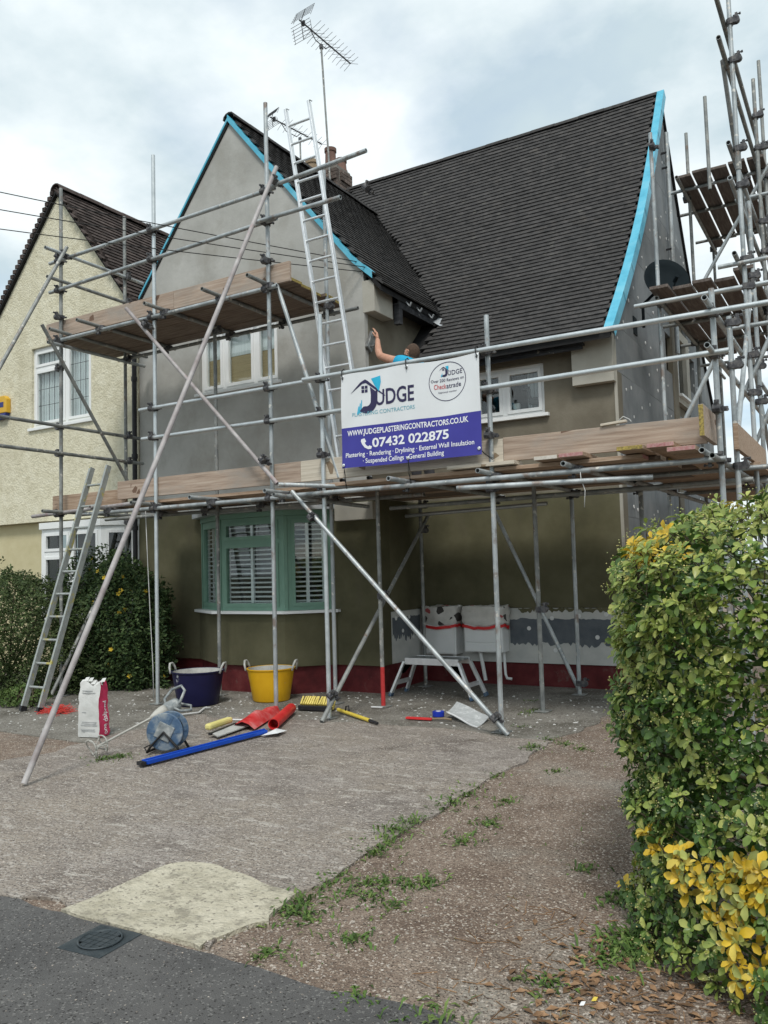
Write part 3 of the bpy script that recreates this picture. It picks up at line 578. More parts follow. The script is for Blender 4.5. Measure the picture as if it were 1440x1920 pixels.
# ---- roofs: felt deck, then tiles one by one
def deck(prof, a0, a1, axis, name):
    m = MB(); vs = []
    for s, zz in prof:
        for a in (a0, a1): vs.append((a, s, zz-.02) if axis == 'x' else (s, a, zz-.02))
    n = len(prof); fs = [(2*i, 2*i+1, 2*i+3, 2*i+2) for i in range(n-1)]
    k = len(vs); vs += [(x, y, zz-.07) for x, y, zz in vs]; fs += [tuple(k+j for j in reversed(f)) for f in fs[:n-1]]
    for i in range(n-1): fs += [(2*i, 2*i+2, k+2*i+2, k+2*i), (2*i+1, k+2*i+1, k+2*i+3, 2*i+3)]
    fs += [(0, k, k+1, 1), (2*n-2, 2*n-1, k+2*n-1, k+2*n-2)]
    return m.add(vs, fs).build(name, 'roof_felt', house)
MPb = [(2*13.62-y, z) for y, z in reversed(MP)]
deck(MP, -16, -2.56, 'x', 'roof_deck'); deck(MPb, -16, -2.56, 'x', 'roof_deck')
deck(WP[:2], YG-.02, 13.6, 'y', 'roof_deck'); deck(WP[1:], YG-.02, 13.0, 'y', 'roof_deck')
TW, GA = .165, .106
tile_me = None
def tile_mesh():
    # local: x across, y up the slope, z out; gently cambered plain tile with a thick tail
    vs = []; 
    for y, b, t in ((-.002, .016, .038), (.150, .0, .014)):
        for x, c in ((-TW/2+.0006, 0), (0, .0015), (TW/2-.0006, 0)): vs.append((x, y, b+c))
        for x, c in ((-TW/2+.0006, 0), (0, .0015), (TW/2-.0006, 0)): vs.append((x, y, t+c))
    fs = [(0, 1, 4, 3), (1, 2, 5, 4), (3, 4, 10, 9), (4, 5, 11, 10), (0, 3, 9, 6), (2, 8, 11, 5)]
    return vs, fs
TV, TF = tile_mesh()
def tiles(prof, a0, a1, axis, keep, s_start=0.0, seed=1, sign=1):
    """matrices of all tiles on a slope. prof runs from the eave upwards"""
    rnd = random.Random(seed); seg = []; tot = 0
    for p, q in zip(prof, prof[1:]):
        l = math.hypot(q[0]-p[0], q[1]-p[1]); seg.append((tot, tot+l, p, q)); tot += l
    res = []; n = int(tot/GA); 
    for i in range(n):
        s = i*GA-.03
        for sg in seg:
            if s <= sg[1]: break
        t = (s-sg[0])/(sg[1]-sg[0]); p, q = sg[2], sg[3]
        h, zz = lerp(p[0], q[0], t), lerp(p[1], q[1], t); dh, dz = (q[0]-p[0])/(sg[1]-sg[0]), (q[1]-p[1])/(sg[1]-sg[0])
        a = a0-(TW/2 if i % 2 else 0)
        sag = .012*math.sin(i*.13+seed)
        while a < a1+TW*.3:
            c = a+TW/2
            if keep(c, h, zz) and c < a1+.02:
                jz = rnd.uniform(-.001, .0015)+.012*noise.noise(Vector((a*.8, s*.8, seed))); jr = rnd.gauss(0, .004); js = rnd.uniform(-.0015, .0015)
                if axis == 'x': ex, ey = Vector((1, 0, 0)), Vector((0, dh, dz))
                else: ex, ey = Vector((0, sign, 0)), Vector((dh, 0, dz))
                ez = ex.cross(ey)
                pos = Vector((c, h, zz)) if axis == 'x' else Vector((h, c, zz))
                ex2 = (ex+ey*jr+ez*rnd.gauss(0, .002)).normalized(); ey2 = ez.cross(ex2).normalized(); ez2 = ex2.cross(ey2)
                m = Matrix.Identity(4); pp = pos+ey*js+ez*jz
                for r_ in range(3): m[r_][0], m[r_][1], m[r_][2], m[r_][3] = ex2[r_], ey2[r_], ez2[r_], pp[r_]
                res.append(m)
            a += TW
    return res
def wingtop(x): return zw(x) if -9.6 < x < -5.2 else -9
main_t = tiles(MP, -9.6, -2.62, 'x', lambda c, h, z: c > -8.6 and (z > wingtop(c)-.02), seed=2)
WR = list(reversed(WP[1:]))                       # right slope from the eave up
wing_t = tiles([(x, z) for x, z in WR], YG-.03, 13.2, 'y', lambda c, h, z: z > zm(c)-.03 and c > YG-.02, seed=3, sign=1)
camp = Vector((0, 0, 1.6))
main_t.sort(key=lambda m: (m.translation-camp).length)
tm = bpy.data.meshes.new('roof_tile'); tm.from_pydata(TV, [], TF); tm.materials.append(MATS['tile'])
src = None
for m in main_t[:300]:
    o = bpy.data.objects.new('roof_tile', tm); COL.objects.link(o); o.parent = house; mm = m.copy(); mm.translation -= wpos(house); o.matrix_basis = mm
mb = MB()
for m in main_t[300:]: mb.add(TV, TF, m)
o = mb.build('main_roof_tiles', 'tile', house); tag(o, kind='stuff')
mb = MB()
for m in wing_t: mb.add(TV, TF, m)
o = mb.build('wing_roof_tiles', 'tile', house); tag(o, kind='stuff')
# ridge tiles
def ridge(p, q, n, parent, mat='tile', r=.11, drop=.05, name='ridge_tile'):
    p, q = Vector(p), Vector(q)
    for i in range(n):
        a, b = p.lerp(q, i/n), p.lerp(q, (i+1)/n-.012/n); d = (b-a).normalized(); s = d.cross(Vector((0, 0, 1))).normalized()
        m = MB(); vs = []; k = 7
        for o in (a, b):
            for rr in (r, r-.018):
                for j in range(k): t = math.pi*j/(k-1); vs.append(o+s*math.cos(t)*rr*1.15+Vector((0, 0, math.sin(t)*rr-drop+.004*(i % 2))))
        fs = []
        for j in range(k-1): fs += [(j, j+1, 2*k+j+1, 2*k+j), (k+j, 3*k+j, 3*k+j+1, k+j+1), (j, k+j, k+j+1, j+1), (2*k+j, 2*k+j+1, 3*k+j+1, 3*k+j)]
        m.add(vs, fs).build(name, mat, parent)
ridge((-8.7, 13.62, 9.28), (-2.62, 13.62, 9.28), 14, house, r=.085, drop=.06); ridge((-7.7, YG-.03, 8.27), (-7.7, 13.05, 8.27), 10, house, r=.10, drop=.06)
# blue breather tape along the verges
m = MB()
for (y0, z0), (y1, z1) in zip(MP, MP[1:]):
    d = Vector((0, y1-y0, z1-z0)).normalized(); n = Vector((0, -d.z, d.y))*.056; e = -n*2.6
    A, B = Vector((0, y0, z0))+n-d*.012, Vector((0, y1, z1))+n+d*.012; X0, X1 = Vector((-2.62, 0, 0)), Vector((-2.51, 0, 0))
    m.add([A+X0, A+X1, B+X1, B+X0, A+X1+e, B+X1+e], [(0, 1, 2, 3), (1, 4, 5, 2)])
m.build('verge_tape', 'tape_blue', house)
m = MB(); vr = [(-7.72, 8.21), (-6.5, 6.70), (-5.62, 5.63), (-5.33, 5.37)]
for (x0, z0), (x1, z1) in zip(vr, vr[1:]): m.add([(x0, YG-.045, z0+.06), (x1, YG-.045, z1+.06), (x1, YG-.045, z1-.035), (x0, YG-.045, z0-.035), (x0, YG+.01, z0-.037), (x1, YG+.01, z1-.037), (x0, YG+.05, z0+.062), (x1, YG+.05, z1+.062)], [(0, 3, 2, 1), (3, 4, 5, 2), (0, 1, 7, 6)])
m.build('verge_tape', 'tape_blue', house)
m = MB(); vl = [(-7.72, 8.21), (-9.57, 5.90)]
for (x0, z0), (x1, z1) in zip(vl, vl[1:]): m.add([(x0, YG-.035, z0+.028), (x1, YG-.035, z1+.028), (x1, YG-.035, z1-.018), (x0, YG-.035, z0-.018), (x0, YG+.01, z0-.02), (x1, YG+.01, z1-.02)], [(0, 1, 2, 3), (3, 2, 5, 4)])
m.build('verge_tape', 'tape_blue', house)
# eaves: fascia boards and gutter brackets
mb = MB(); mb.box((-5.2, YM-.24, 4.24), (-2.94, YM-.21, 4.40)); mb.box((-5.2, YM-.209, 4.30), (-2.94, YM-.004, 4.33)); mb.build('fascia', 'black_timber', house)
mb = MB(); mb.box((-5.26, 9.38, 5.07), (-5.235, 10.5, 5.23)); mb.box((-5.46, 9.38, 5.12), (-5.262, 10.5, 5.14)); mb.build('fascia', 'black_timber', house)
mb = MB(); mb.box((-5.33, 9.39, 4.86), (-5.24, 9.47, 5.12)); mb.build('hopper', 'black_timber', house)
for y in (9.55, 9.85, 10.2):
    mb = MB(); mb.bar((-5.23, y, 5.2), (-5.17, y, 5.12), .025, .01); mb.bar((-5.17, y, 5.12), (-5.14, y, 5.17), .025, .01); mb.build('gutter_bracket', 'zinc', house)
mb = MB(); mb.add([(-5.3, 10.38, 5.16), (-5.1, 10.3, 5.02), (-5.02, 10.42, 5.07), (-5.2, 10.55, 5.24)], [(0, 1, 2, 3)]); mb.build('lead_flashing', 'zinc', house)
# chimney, brick by brick
CX0, CX1, CY0, CY1, CZ0, CZ1 = -9.78, -8.78, 13.35, 13.85, 8.3, 9.72
mb = MB(); mb.box((CX0+.008, CY0+.008, CZ0), (CX1-.008, CY1-.008, CZ1)); ch = mb.build('chimney', 'mortar', house)
bme = {}
def brick(lx, ly):
    k = (round(lx, 3), round(ly, 3))
    if k not in bme:
        m = MB(); m.box((-lx/2, -ly/2, -.0325), (lx/2, ly/2, .0325)); me = bpy.data.meshes.new('brick'); me.from_pydata(m.v, [], m.f); me.materials.append(MATS['brick']); bme[k] = me
    return bme[k]
rows = int((CZ1-8.9)/.075)
for i in range(rows):
    z = 8.94+i*.075; sx = .225; grow = .03 if i >= rows-3 else 0
    x = CX0-(sx/2 if i % 2 else 0)
    while x < CX1-.02:
        a, b = max(x, CX0), min(x+sx, CX1)
        if b-a > .05:
            o = bpy.data.objects.new('brick', brick(b-a-.01, .102)); COL.objects.link(o); o.parent = ch; o.location = Vector(((a+b)/2, CY0+.045-grow+random.uniform(-.003, .003), z))-wpos(ch)
        x += sx
    y = CY0+.1-(sx/2 if i % 2 else 0)
    while y < CY1-.02:
        a, b = max(y, CY0+.1), min(y+sx, CY1)
        if b-a > .05:
            o = bpy.data.objects.new('brick', brick(.102, b-a-.01)); COL.objects.link(o); o.parent = ch; o.location = Vector((CX1-.045+grow+random.uniform(-.003, .003), (a+b)/2, z))-wpos(ch)
        y += sx
for (x, y, h, mt, r) in ((-9.55, 13.6, .38, 'pot_buff', .15), (-9.1, 13.6, .52, 'pot_clay', .12), (-8.92, 13.72, .30, 'pot_clay', .11)):
    m = MB(); m.lathe([(r*1.15, 0), (r*1.15, .05), (r, .07), (r*.9, h-.08), (r*1.05, h-.07), (r*1.05, h), (r*.8, h), (r*.75, .1)], 16, Matrix.Translation((x, y, CZ1-.01))); m.build('chimney_pot', mt, ch, 'auto')

# ================================================================== NEIGHBOUR
nb = empty('cream_house', (-11.5, 9, 0), 'cream pebbledashed gabled house with brown tiles at the left edge', 'house')
NP = [(-14.6, 4.6), (-11.5, 8.17), (-9.6, 5.75)]
mb = MB(); mb.slab([(-14.4, 2.56), (-9.63, 2.56), (-9.63, 5.72), (-11.5, 8.1), (-14.4, 4.76)], [[(-12.2, 4.16), (-10.7, 4.16), (-10.7, 5.53), (-12.2, 5.53)]], .25, FY(YG)); mb.build('gable_wall', 'cream_dash', nb)
mb = MB(); mb.slab([(-14.4, 0), (-9.63, 0), (-9.63, 2.555), (-14.4, 2.555)], [[(-11.9, .9), (-9.8, .9), (-9.8, 2.4), (-11.9, 2.4)]], .2, FY(YG+.14)); mb.build('ground_floor_wall', 'cream_smooth', nb)
Wn = T(FY(YG), -12.2, 4.16, -.05)
f = window(nb, Wn, 1.5, 1.37, (1.3, 1), transoms={0: .74}.items(), lead=(.13, .30))
m = MB(); m.box((-.06, -.05, -.03), (1.56, -.002, .09), Wn); m.build('sill', 'upvc', f, bevel=.004)
cu = MB()
for k in range(40): x = .03+k*.036; cu.box((x, .03, -.10-.012*(k % 2)), (x+.034, 1.35, -.085-.012*(k % 2)), Wn)
cu.build('curtain_or_reflection', 'curtain_or_reflection', f); room(f, Wn, 1.5, 1.37)
NB = [(-11.98, YG+.1), (-11.55, 8.62), (-10.15, 8.62), (-9.74, YG+.1)]
for i in range(3):
    a, b = Vector((*NB[i], 0)), Vector((*NB[i+1], 0)); d = b-a; L = d.length; n = Vector((d.y, -d.x, 0)).normalized()
    Mw = frame((a.x, a.y, .95), d, n)
    window(nb, Mw, L, 1.45, (1, 1) if i == 1 else (1,), transoms={0: .72}.items() if i == 1 else (), pane='glass_dark', lead=(.2, .28), name='bay_window', fw=.07)
mb = MB(); mb.slab([(-12.0, YG+.1), (-11.57, 8.58), (-10.13, 8.58), (-9.72, YG+.1)], [], .1, Matrix.Translation((0, 0, 2.5))); mb.build('bay_head', 'upvc', nb)
mb = MB(); mb.slab([(-11.98, YG+.12), (-11.55, 8.63), (-10.15, 8.63), (-9.74, YG+.12)], [], .95, Matrix.Translation((0, 0, .945))); mb.build('bay_wall', 'cream_smooth', nb)
mb = MB(); mb.box((-11.9, 9.6, .3), (-9.8, 9.62, 2.6)); mb.build('room', 'room_dark', nb)
def deck2(prof, a0, a1, name):
    o = deck(prof, a0, a1, 'y', name); o.location = Vector(o.location)+wpos(house)-wpos(nb); o.parent = nb
deck2(NP[:2], YG-.06, 13.5, 'roof_deck'); deck2(NP[1:], YG-.06, 13.5, 'roof_deck')
nt_ = tiles([NP[2], NP[1]], YG-.06, 13.4, 'y', lambda c, h, z: z > zm(c)-.03, seed=6)
mb = MB()
for m in nt_: mb.add(TV, TF, m)
tag(mb.build('roof_tiles', 'tile_brown', nb), kind='stuff')
ridge((-11.5, YG-.07, 8.19), (-11.5, 13.0, 8.19), 9, nb, 'tile_brown', r=.11, drop=.05)
m = MB()     # stepped edge of the left verge
for i in range(46):
    t = i/46; x, z = lerp(-11.56, -14.6, t), lerp(8.12, 4.6, t); m.box((x-.07, YG-.075, z-.055), (x+.01, YG-.02, z+.012))
m.build('verge_tiles', 'tile_brown', nb)
m = MB()
for i in range(30):
    t = i/30; x, z = lerp(-11.44, -9.6, t), lerp(8.12, 5.75, t); m.box((x-.005, YG-.068, z-.05), (x+.06, YG-.02, z+.004))
m.build('verge_tiles', 'tile_brown', nb)
al = empty('alarm_box', (-12.9, YG-.02, 4.5), 'yellow burglar alarm box with dark blue foot on the cream wall', 'alarm box')
mb = MB(); mb.slab([(-13.12, 4.50), (-12.76, 4.50), (-12.76, 4.74), (-12.83, 4.80), (-13.05, 4.80), (-13.12, 4.74)], [], .09, T(FY(YG-.09), 0, 0)); mb.build('housing', 'alarm_yellow', al, bevel=.01)
mb = MB(); mb.slab([(-13.1, 4.40), (-12.81, 4.40), (-12.78, 4.497), (-13.1, 4.497)], [], .08, T(FY(YG-.085), 0, 0)); mb.build('strobe', 'alarm_blue', al, bevel=.008)
mb = MB(); mb.box((-13.0, YG-.094, 4.60), (-12.84, YG-.09, 4.69)); mb.build('badge', 'alarm_blue', al)
dp = empty('downpipe', (-9.66, YG-.08, 0), 'black downpipe between the cream wall and the grey gable', 'downpipe')
mb = MB(); mb.tube((-9.64, YG-.07, .1), (-9.64, YG-.07, 5.5), .036, 14); mb.build('pipe', 'black_plastic', dp, 'auto')
for z in (1.2, 2.3, 3.4, 4.6):
    mb = MB(); mb.tube((-9.64, YG-.07, z), (-9.64, YG-.07, z+.07), .046, 14); mb.build('collar', 'black_plastic', dp, 'auto')
mb = MB(); mb.box((-9.73, YG-.16, 5.5), (-9.55, YG+.0, 5.66)); mb.build('hopper_head', 'black_plastic', dp)

# ================================================================== SCAFFOLDS
scaf = empty('scaffold', (-5.5, 7.3, 0), 'galvanised tube scaffold with plank decks across the house front', 'scaffold')
side = empty('scaffold', (-1.6, 11, 0), 'tall tube scaffold with plank platforms along the dark gable end', 'scaffold')
TR = .0242
def tubeo(name, p, q, mat='galv', parent=None, r=TR):
    m = MB(); m.tube(p, q, r, 14, hollow=.005); return m.build(name, mat, parent or scaf, 'auto')
# coupler: two bands at right angles, flaps, bolts and nuts
cm = MB()
def band(m, axis, off, r=.031, w=.05):
    d = {'z': Vector((0, 0, 1)), 'x': Vector((1, 0, 0)), 'y': Vector((0, 1, 0))}[axis]; o = Vector(off)
    m.tube(o-d*w/2, o+d*w/2, r, 10)
band(cm, 'z', (0, 0, 0)); band(cm, 'x', (0, -.052, 0))
cm.box((-.026, -.05, -.026), (.026, 0, .026)); cm.box((.028, -.018, -.016), (.062, .006, .016)); cm.box((-.016, -.07, .028), (.016, -.048, .058))
cm.tube((.05, -.03, 0), (.05, .035, 0), .006, 6); cm.tube((.05, .02, 0), (.05, .034, 0), .011, 6); cm.tube((0, -.095, .045), (0, -.03, .045), .006, 6); cm.tube((0, -.095, .045), (0, -.08, .045), .011, 6)
cpl = bpy.data.meshes.new('coupler'); cpl.from_pydata(cm.v, [], cm.f); cpl.materials.append(MATS['coupler_steel'])
def coupler(p, rot=(0, 0, 0), parent=None):
    o = bpy.data.objects.new('coupler', cpl); COL.objects.link(o); par = parent or scaf; o.parent = par
    o.location = Vector(p)-wpos(par); o.rotation_euler = [R(a)+random.uniform(-.10, .10) for a in rot]; o.scale = (1.22, 1.22, 1.22); return o
def baseplate(x, y, parent=None):
    m = MB(); m.box((x-.075, y-.075, gz(y)+.012), (x+.075, y+.075, gz(y)+.02)); m.build('base_plate', 'galv_dull', parent or scaf)
GY = 7.3
std = [(-9.38, GY, 6.99, 'galv_dull'), (-7.60, GY, 6.95, 'galv_bright'), (-5.78, GY, 7.05, 'galv'), (-5.07, GY, 4.41, 'galv_bright'), (-3.11, GY, 4.04, 'galv'), (-1.05, GY, 3.89, 'galv'),
       (-9.35, 8.4, 6.98, 'galv_dull'), (-7.32, 8.1, 4.78, 'galv_dull'), (-5.53, 8.1, 6.5, 'galv'), (-4.88, 8.1, 2.6, 'galv_dull'), (-5.14, 9.62, 2.52, 'galv_dull'), (-3.12, 8.45, 2.5, 'galv_dull'), (-3.09, 9.62, 2.52, 'galv')]
for x, y, z, mt in std:
    tubeo('standard', (x, y, gz(y)+.02), (x+random.uniform(-.008, .008), y, z), mt); baseplate(x, y)
# red painted foot of one inner standard
m = MB(); m.tube((-4.88, 8.1, gz(8.1)+.024), (-4.88, 8.1, .5), .0252, 14, caps=False); m.build('painted_foot', 'tube_red', scaf, 'auto')
YF = GY-.053
# ledgers
tubeo('ledger', (-8.95, YF, 2.43), (-5.20, YF, 2.43), 'galv'); tubeo('ledger', (-5.45, YF-.05, 2.435), (-1.0, YF-.05, 2.43), 'galv')
tubeo('ledger', (-9.30, YF, 4.83), (-5.62, YF, 4.83), 'galv'); tubeo('ledger', (-9.55, 8.45, 4.83), (-5.30, 8.45, 4.83), 'galv_dull')
tubeo('ledger', (-9.5, 8.15, 2.43), (-4.3, 8.15, 2.43), 'galv_dull'); tubeo('ledger', (-5.3, 9.57, 2.43), (-.9, 9.57, 2.43), 'galv_bright'); tubeo('ledger', (-4.95, 8.5, 2.33), (-.95, 8.5, 2.36), 'galv_dull')
tubeo('ledger', (-5.3, 9.50, 2.30), (-3.35, 9.50, 2.34), 'galv_bright'); tubeo('ledger', (-9.9, 7.24, 2.46), (-7.75, 7.24, 2.52), 'tube_pink')
# guard rails
tubeo('guard_rail', (-7.82, YF, 3.68), (-4.98, YF, 3.68), 'galv_bright'); tubeo('guard_rail', (-5.25, YF-.05, 3.69), (-.55, YF-.05, 3.66), 'galv_bright')
tubeo('guard_rail', (-7.78, YF, 3.31), (-4.95, YF, 3.30), 'galv_bright'); tubeo('guard_rail', (-5.2, YF-.05, 3.29), (-.93, YF-.05, 3.32), 'galv_bright')
tubeo('guard_rail', (-9.55, YF, 5.94), (-5.62, YF, 5.97), 'galv'); tubeo('guard_rail', (-5.66, YF-.05, 5.97), (-4.36, YF-.05, 6.02), 'galv')
tubeo('guard_rail', (-9.55, YF, 5.53), (-5.60, YF, 5.61), 'galv'); tubeo('guard_rail', (-5.86, YF-.05, 5.61), (-4.70, YF-.05, 5.60), 'galv')
for z, y0, y1, mt in ((6.04, 7.0, 8.72, 'galv'), (5.65, 7.03, 8.6, 'galv_dull'), (3.65, 5.2, 8.70, 'galv_dull'), (3.28, 5.2, 8.70, 'galv_dull')): tubeo('guard_rail', (-9.32, y0, z), (-9.32, y1, z), mt)
tubeo('transom', (-9.33, 7.05, 4.76), (-9.33, 8.75, 4.77), 'galv'); tubeo('transom', (-9.20, 6.98, 4.90), (-9.22, 8.7, 4.885), 'galv_dull')
# transoms under the boards, ends sticking out towards the street
for x in (-8.56, -7.39, -6.48, -5.77): tubeo('transom', (x, 6.93+random.uniform(-.04, .04), 4.885), (x+random.uniform(-.02, .02), 8.62, 4.882), 'galv_dull')
for x, y1, mt in ((-9.26, 8.5, 'galv_dull'), (-8.42, 8.5, 'tube_pink'), (-7.6, 8.5, 'galv_dull'), (-6.66, 8.5, 'galv'), (-5.6, 8.5, 'galv'), (-4.02, 9.8, 'galv'), (-3.09, 9.8, 'galv'), (-2.3, 9.8, 'galv'), (-1.14, 9.8, 'galv')):
    tubeo('transom', (x, 6.93+random.uniform(-.05, .05), 2.483), (x+random.uniform(-.03, .03), y1, 2.482), mt)
tubeo('transom', (-5.47, 6.93, 2.43), (-5.2, 8.4, 2.36), 'galv'); tubeo('transom', (-5.38, 6.9, 2.53), (-4.75, 7.5, 2.50), 'galv'); tubeo('transom', (-3.32, 6.95, 2.34), (-1.6, 7.25, 2.33), 'galv')
# braces and rakers
tubeo('raker', (-5.70, 4.10, gz(4.1)+.03), (-5.55, 7.19, 6.17), 'tube_pink'); tubeo('raker', (-9.35, 4.1, gz(4.1)+.03), (-9.12, 7.19, 6.06), 'galv_dull')
tubeo('brace', (-7.98, YF-.06, 5.0), (-5.62, YF-.06, 2.58), 'tube_pink'); tubeo('brace', (-5.70, YF+.1, 4.9), (-4.90, YF+.1, 2.6), 'galv')
tubeo('brace', (-5.42, YF-.06, 2.48), (-3.0, YF-.06, .05), 'galv'); tubeo('brace', (-4.98, 7.03, .06), (-5.04, 9.68, 2.33), 'galv_dull')
tubeo('brace', (-4.12, 9.68, 2.32), (-3.12, 9.68, .12), 'galv'); tubeo('brace', (-9.29, 6.93, 4.96), (-9.29, 8.4, 2.95), 'galv_dull'); tubeo('brace', (-9.29, 8.45, 2.35), (-9.29, 7.08, .10), 'galv_dull')
for x, y, z in ((-9.38, GY, 5.94), (-9.38, GY, 5.53), (-9.38, GY, 4.83), (-9.38, GY, 2.46), (-7.6, GY, 5.95), (-7.6, GY, 5.57), (-7.6, GY, 4.83), (-7.6, GY, 3.68), (-7.6, GY, 3.31), (-7.6, GY, 2.43), (-5.78, GY, 5.97), (-5.78, GY, 5.61), (-5.78, GY, 5.16), (-5.78, GY, 4.83),
                (-5.78, GY, 3.68), (-5.78, GY, 3.31), (-5.78, GY, 2.43), (-5.07, GY, 3.68), (-5.07, GY, 3.30), (-5.07, GY, 2.86), (-5.07, GY, 2.43), (-3.11, GY, 3.67), (-3.11, GY, 3.29), (-3.11, GY, 2.86), (-3.11, GY, 2.43), (-3.11, GY, 2.34), (-1.05, GY, 3.67), (-1.05, GY, 3.32), (-1.05, GY, 2.86), (-1.05, GY, 2.43),
                (-9.38, GY, 5.16)):
    coupler((x, y, z))
for x, y, z in ((-9.35, 8.4, 6.04), (-9.35, 8.4, 5.65), (-9.35, 8.4, 4.8), (-9.35, 8.4, 3.65), (-9.35, 8.4, 3.28), (-9.35, 8.4, 2.4), (-7.32, 8.1, 4.8), (-5.53, 8.1, 4.8), (-5.53, 8.1, 2.43), (-4.88, 8.1, 1.3), (-5.14, 9.62, 2.1), (-3.12, 8.45, 1.13), (-3.09, 9.62, .2), (-5.14, 9.62, 2.43), (-3.09, 9.62, 2.43)): coupler((x, y, z), (0, 0, 90))
for x, y, z in ((-9.38, GY, 3.65), (-9.38, GY, 3.28), (-9.38, GY, 6.04), (-9.38, GY, 4.46)): coupler((x, y, z), (0, 0, -90))
for x, y, z in ((-5.56, GY-.08, 6.0), (-9.16, GY-.08, 5.95), (-7.62, GY-.08, 4.72), (-5.80, GY-.08, 2.86), (-3.12, GY-.08, .2), (-4.99, GY-.02, .3), (-4.36, GY-.08, 5.6), (-5.15, GY-.08, 2.18)): coupler((x, y, z), (0, 40, 0))
for x in (-8.56, -7.39, -6.48, -5.77): coupler((x, YF, 4.85), (0, 90, 90)); coupler((x, 8.45, 4.85), (0, 90, 90))
for x in (-8.42, -7.6, -6.66, -5.6, -4.02, -3.09, -2.3, -1.14): coupler((x, YF, 2.45), (0, 90, 90)); coupler((x, 8.15 if x < -4.5 else 9.57, 2.45), (0, 90, 90))
# deck boards
def plank(name, p0, p1, w, t, mat, parent, endmat=None, ax='x'):
    m = MB(); x0, x1 = p0[0], p1[0]
    if ax == 'x': m.box((p0[0], p0[1], p0[2]), (p1[0], p0[1]+w, p0[2]+t))
    else: m.box((p0[0], p0[1], p0[2]), (p0[0]+w, p1[1], p0[2]+t))
    o = m.build(name, mat, parent, bevel=.003)
    if endmat:
        e = MB()
        if ax == 'x': e.box((x1, p0[1]+.004, p0[2]+.003), (x1+.003, p0[1]+w-.004, p0[2]+t-.003))
        else: e.box((p0[0]+.004, p0[1]-.003, p0[2]+.003), (p0[0]+w-.004, p0[1], p0[2]+t-.003))
        e.build('end_band', endmat, o)
    return o
rnd = random.Random(11)
for k in range(5):
    y = 7.36+k*.232
    plank('scaffold_board', (-9.72+rnd.uniform(-.05, .05), y, 4.909+rnd.uniform(0, .004)), (-5.56+rnd.uniform(-.02, .05), y, 0), .225, .038, 'board_dirty', scaf, 'end_paint_yellow')
    plank('scaffold_board', (-8.5+rnd.uniform(-.1, .1), y, 2.508+rnd.uniform(0, .004)), (-5.42, y, 0), .225, .038, 'board', scaf, 'end_paint_white')
for k in range(10):
    y = 7.30+k*.232
    plank('scaffold_board', (-5.405, y, 2.508+rnd.uniform(0, .004)), (-1.55+rnd.uniform(-.15, .1), y, 0), .225, .038, 'board_dirty' if k % 3 else 'board', scaf, ('end_paint_red', 'end_paint_white', 'end_paint_yellow')[k % 3])
# boards running back to the gable, lying over the ends, their bands showing to the street
for k, (x, y, e) in enumerate(((-2.62, 7.12, 'end_paint_white'), (-2.38, 7.10, 'end_paint_red'), (-1.85, 7.05, 'end_paint_yellow'), (-1.60, 7.06, 'end_paint_red'))):
    plank('scaffold_board', (x, y, 2.552+.002*k), (x, 8.6, 0), .225, .038, 'board', scaf, e, 'y')
plank('scaffold_board', (-1.42, 6.98, 2.50), (-1.42, 9.3, 0), .225, .038, 'board', scaf, 'end_paint_red', 'y')
plank('scaffold_board', (-3.55, 7.22, 2.556), (-2.85, 7.22, 0), .225, .036, 'board_pale', scaf)
# toe boards
def toe(x0, x1, z0, mat, y=GY+.028, dz=0):
    m = MB(); m.add([(x0, y, z0), (x1, y, z0+dz), (x1, y+.038, z0+dz), (x0, y+.038, z0), (x0, y, z0+.23), (x1, y, z0+.23+dz), (x1, y+.038, z0+.23+dz), (x0, y+.038, z0+.23)], [(0, 3, 2, 1), (4, 5, 6, 7), (0, 1, 5, 4), (1, 2, 6, 5), (2, 3, 7, 6), (3, 0, 4, 7)])
    return m.build('toe_board', mat, scaf, bevel=.003)
toe(-9.73, -7.3, 4.905, 'board_pink', dz=-.005); toe(-7.297, -5.50, 4.90, 'board_pink', dz=-.01); toe(-8.32, -5.402, 2.592, 'board_pink'); toe(-5.40, -3.0, 2.592, 'board_pale'); toe(-2.997, -1.16, 2.60, 'board_pink', dz=-.01)
m = MB(); m.box((-9.74, 7.44, 2.53), (-8.3, 7.48, 2.74)); m.build('toe_board', 'board', scaf, bevel=.003)
m = MB(); m.box((-1.155, 6.96, 2.60), (-1.115, 7.62, 2.86)); o = m.build('toe_board', 'board_pink', scaf, bevel=.003)
e = MB(); e.box((-1.153, 6.957, 2.604), (-1.117, 6.96, 2.856)); e.build('end_band', 'end_paint_yellow', o)
m = MB(); m.box((-1.0, 7.7, 2.56), (-.96, 9.9, 2.79)); m.build('toe_board', 'board', scaf, bevel=.003)

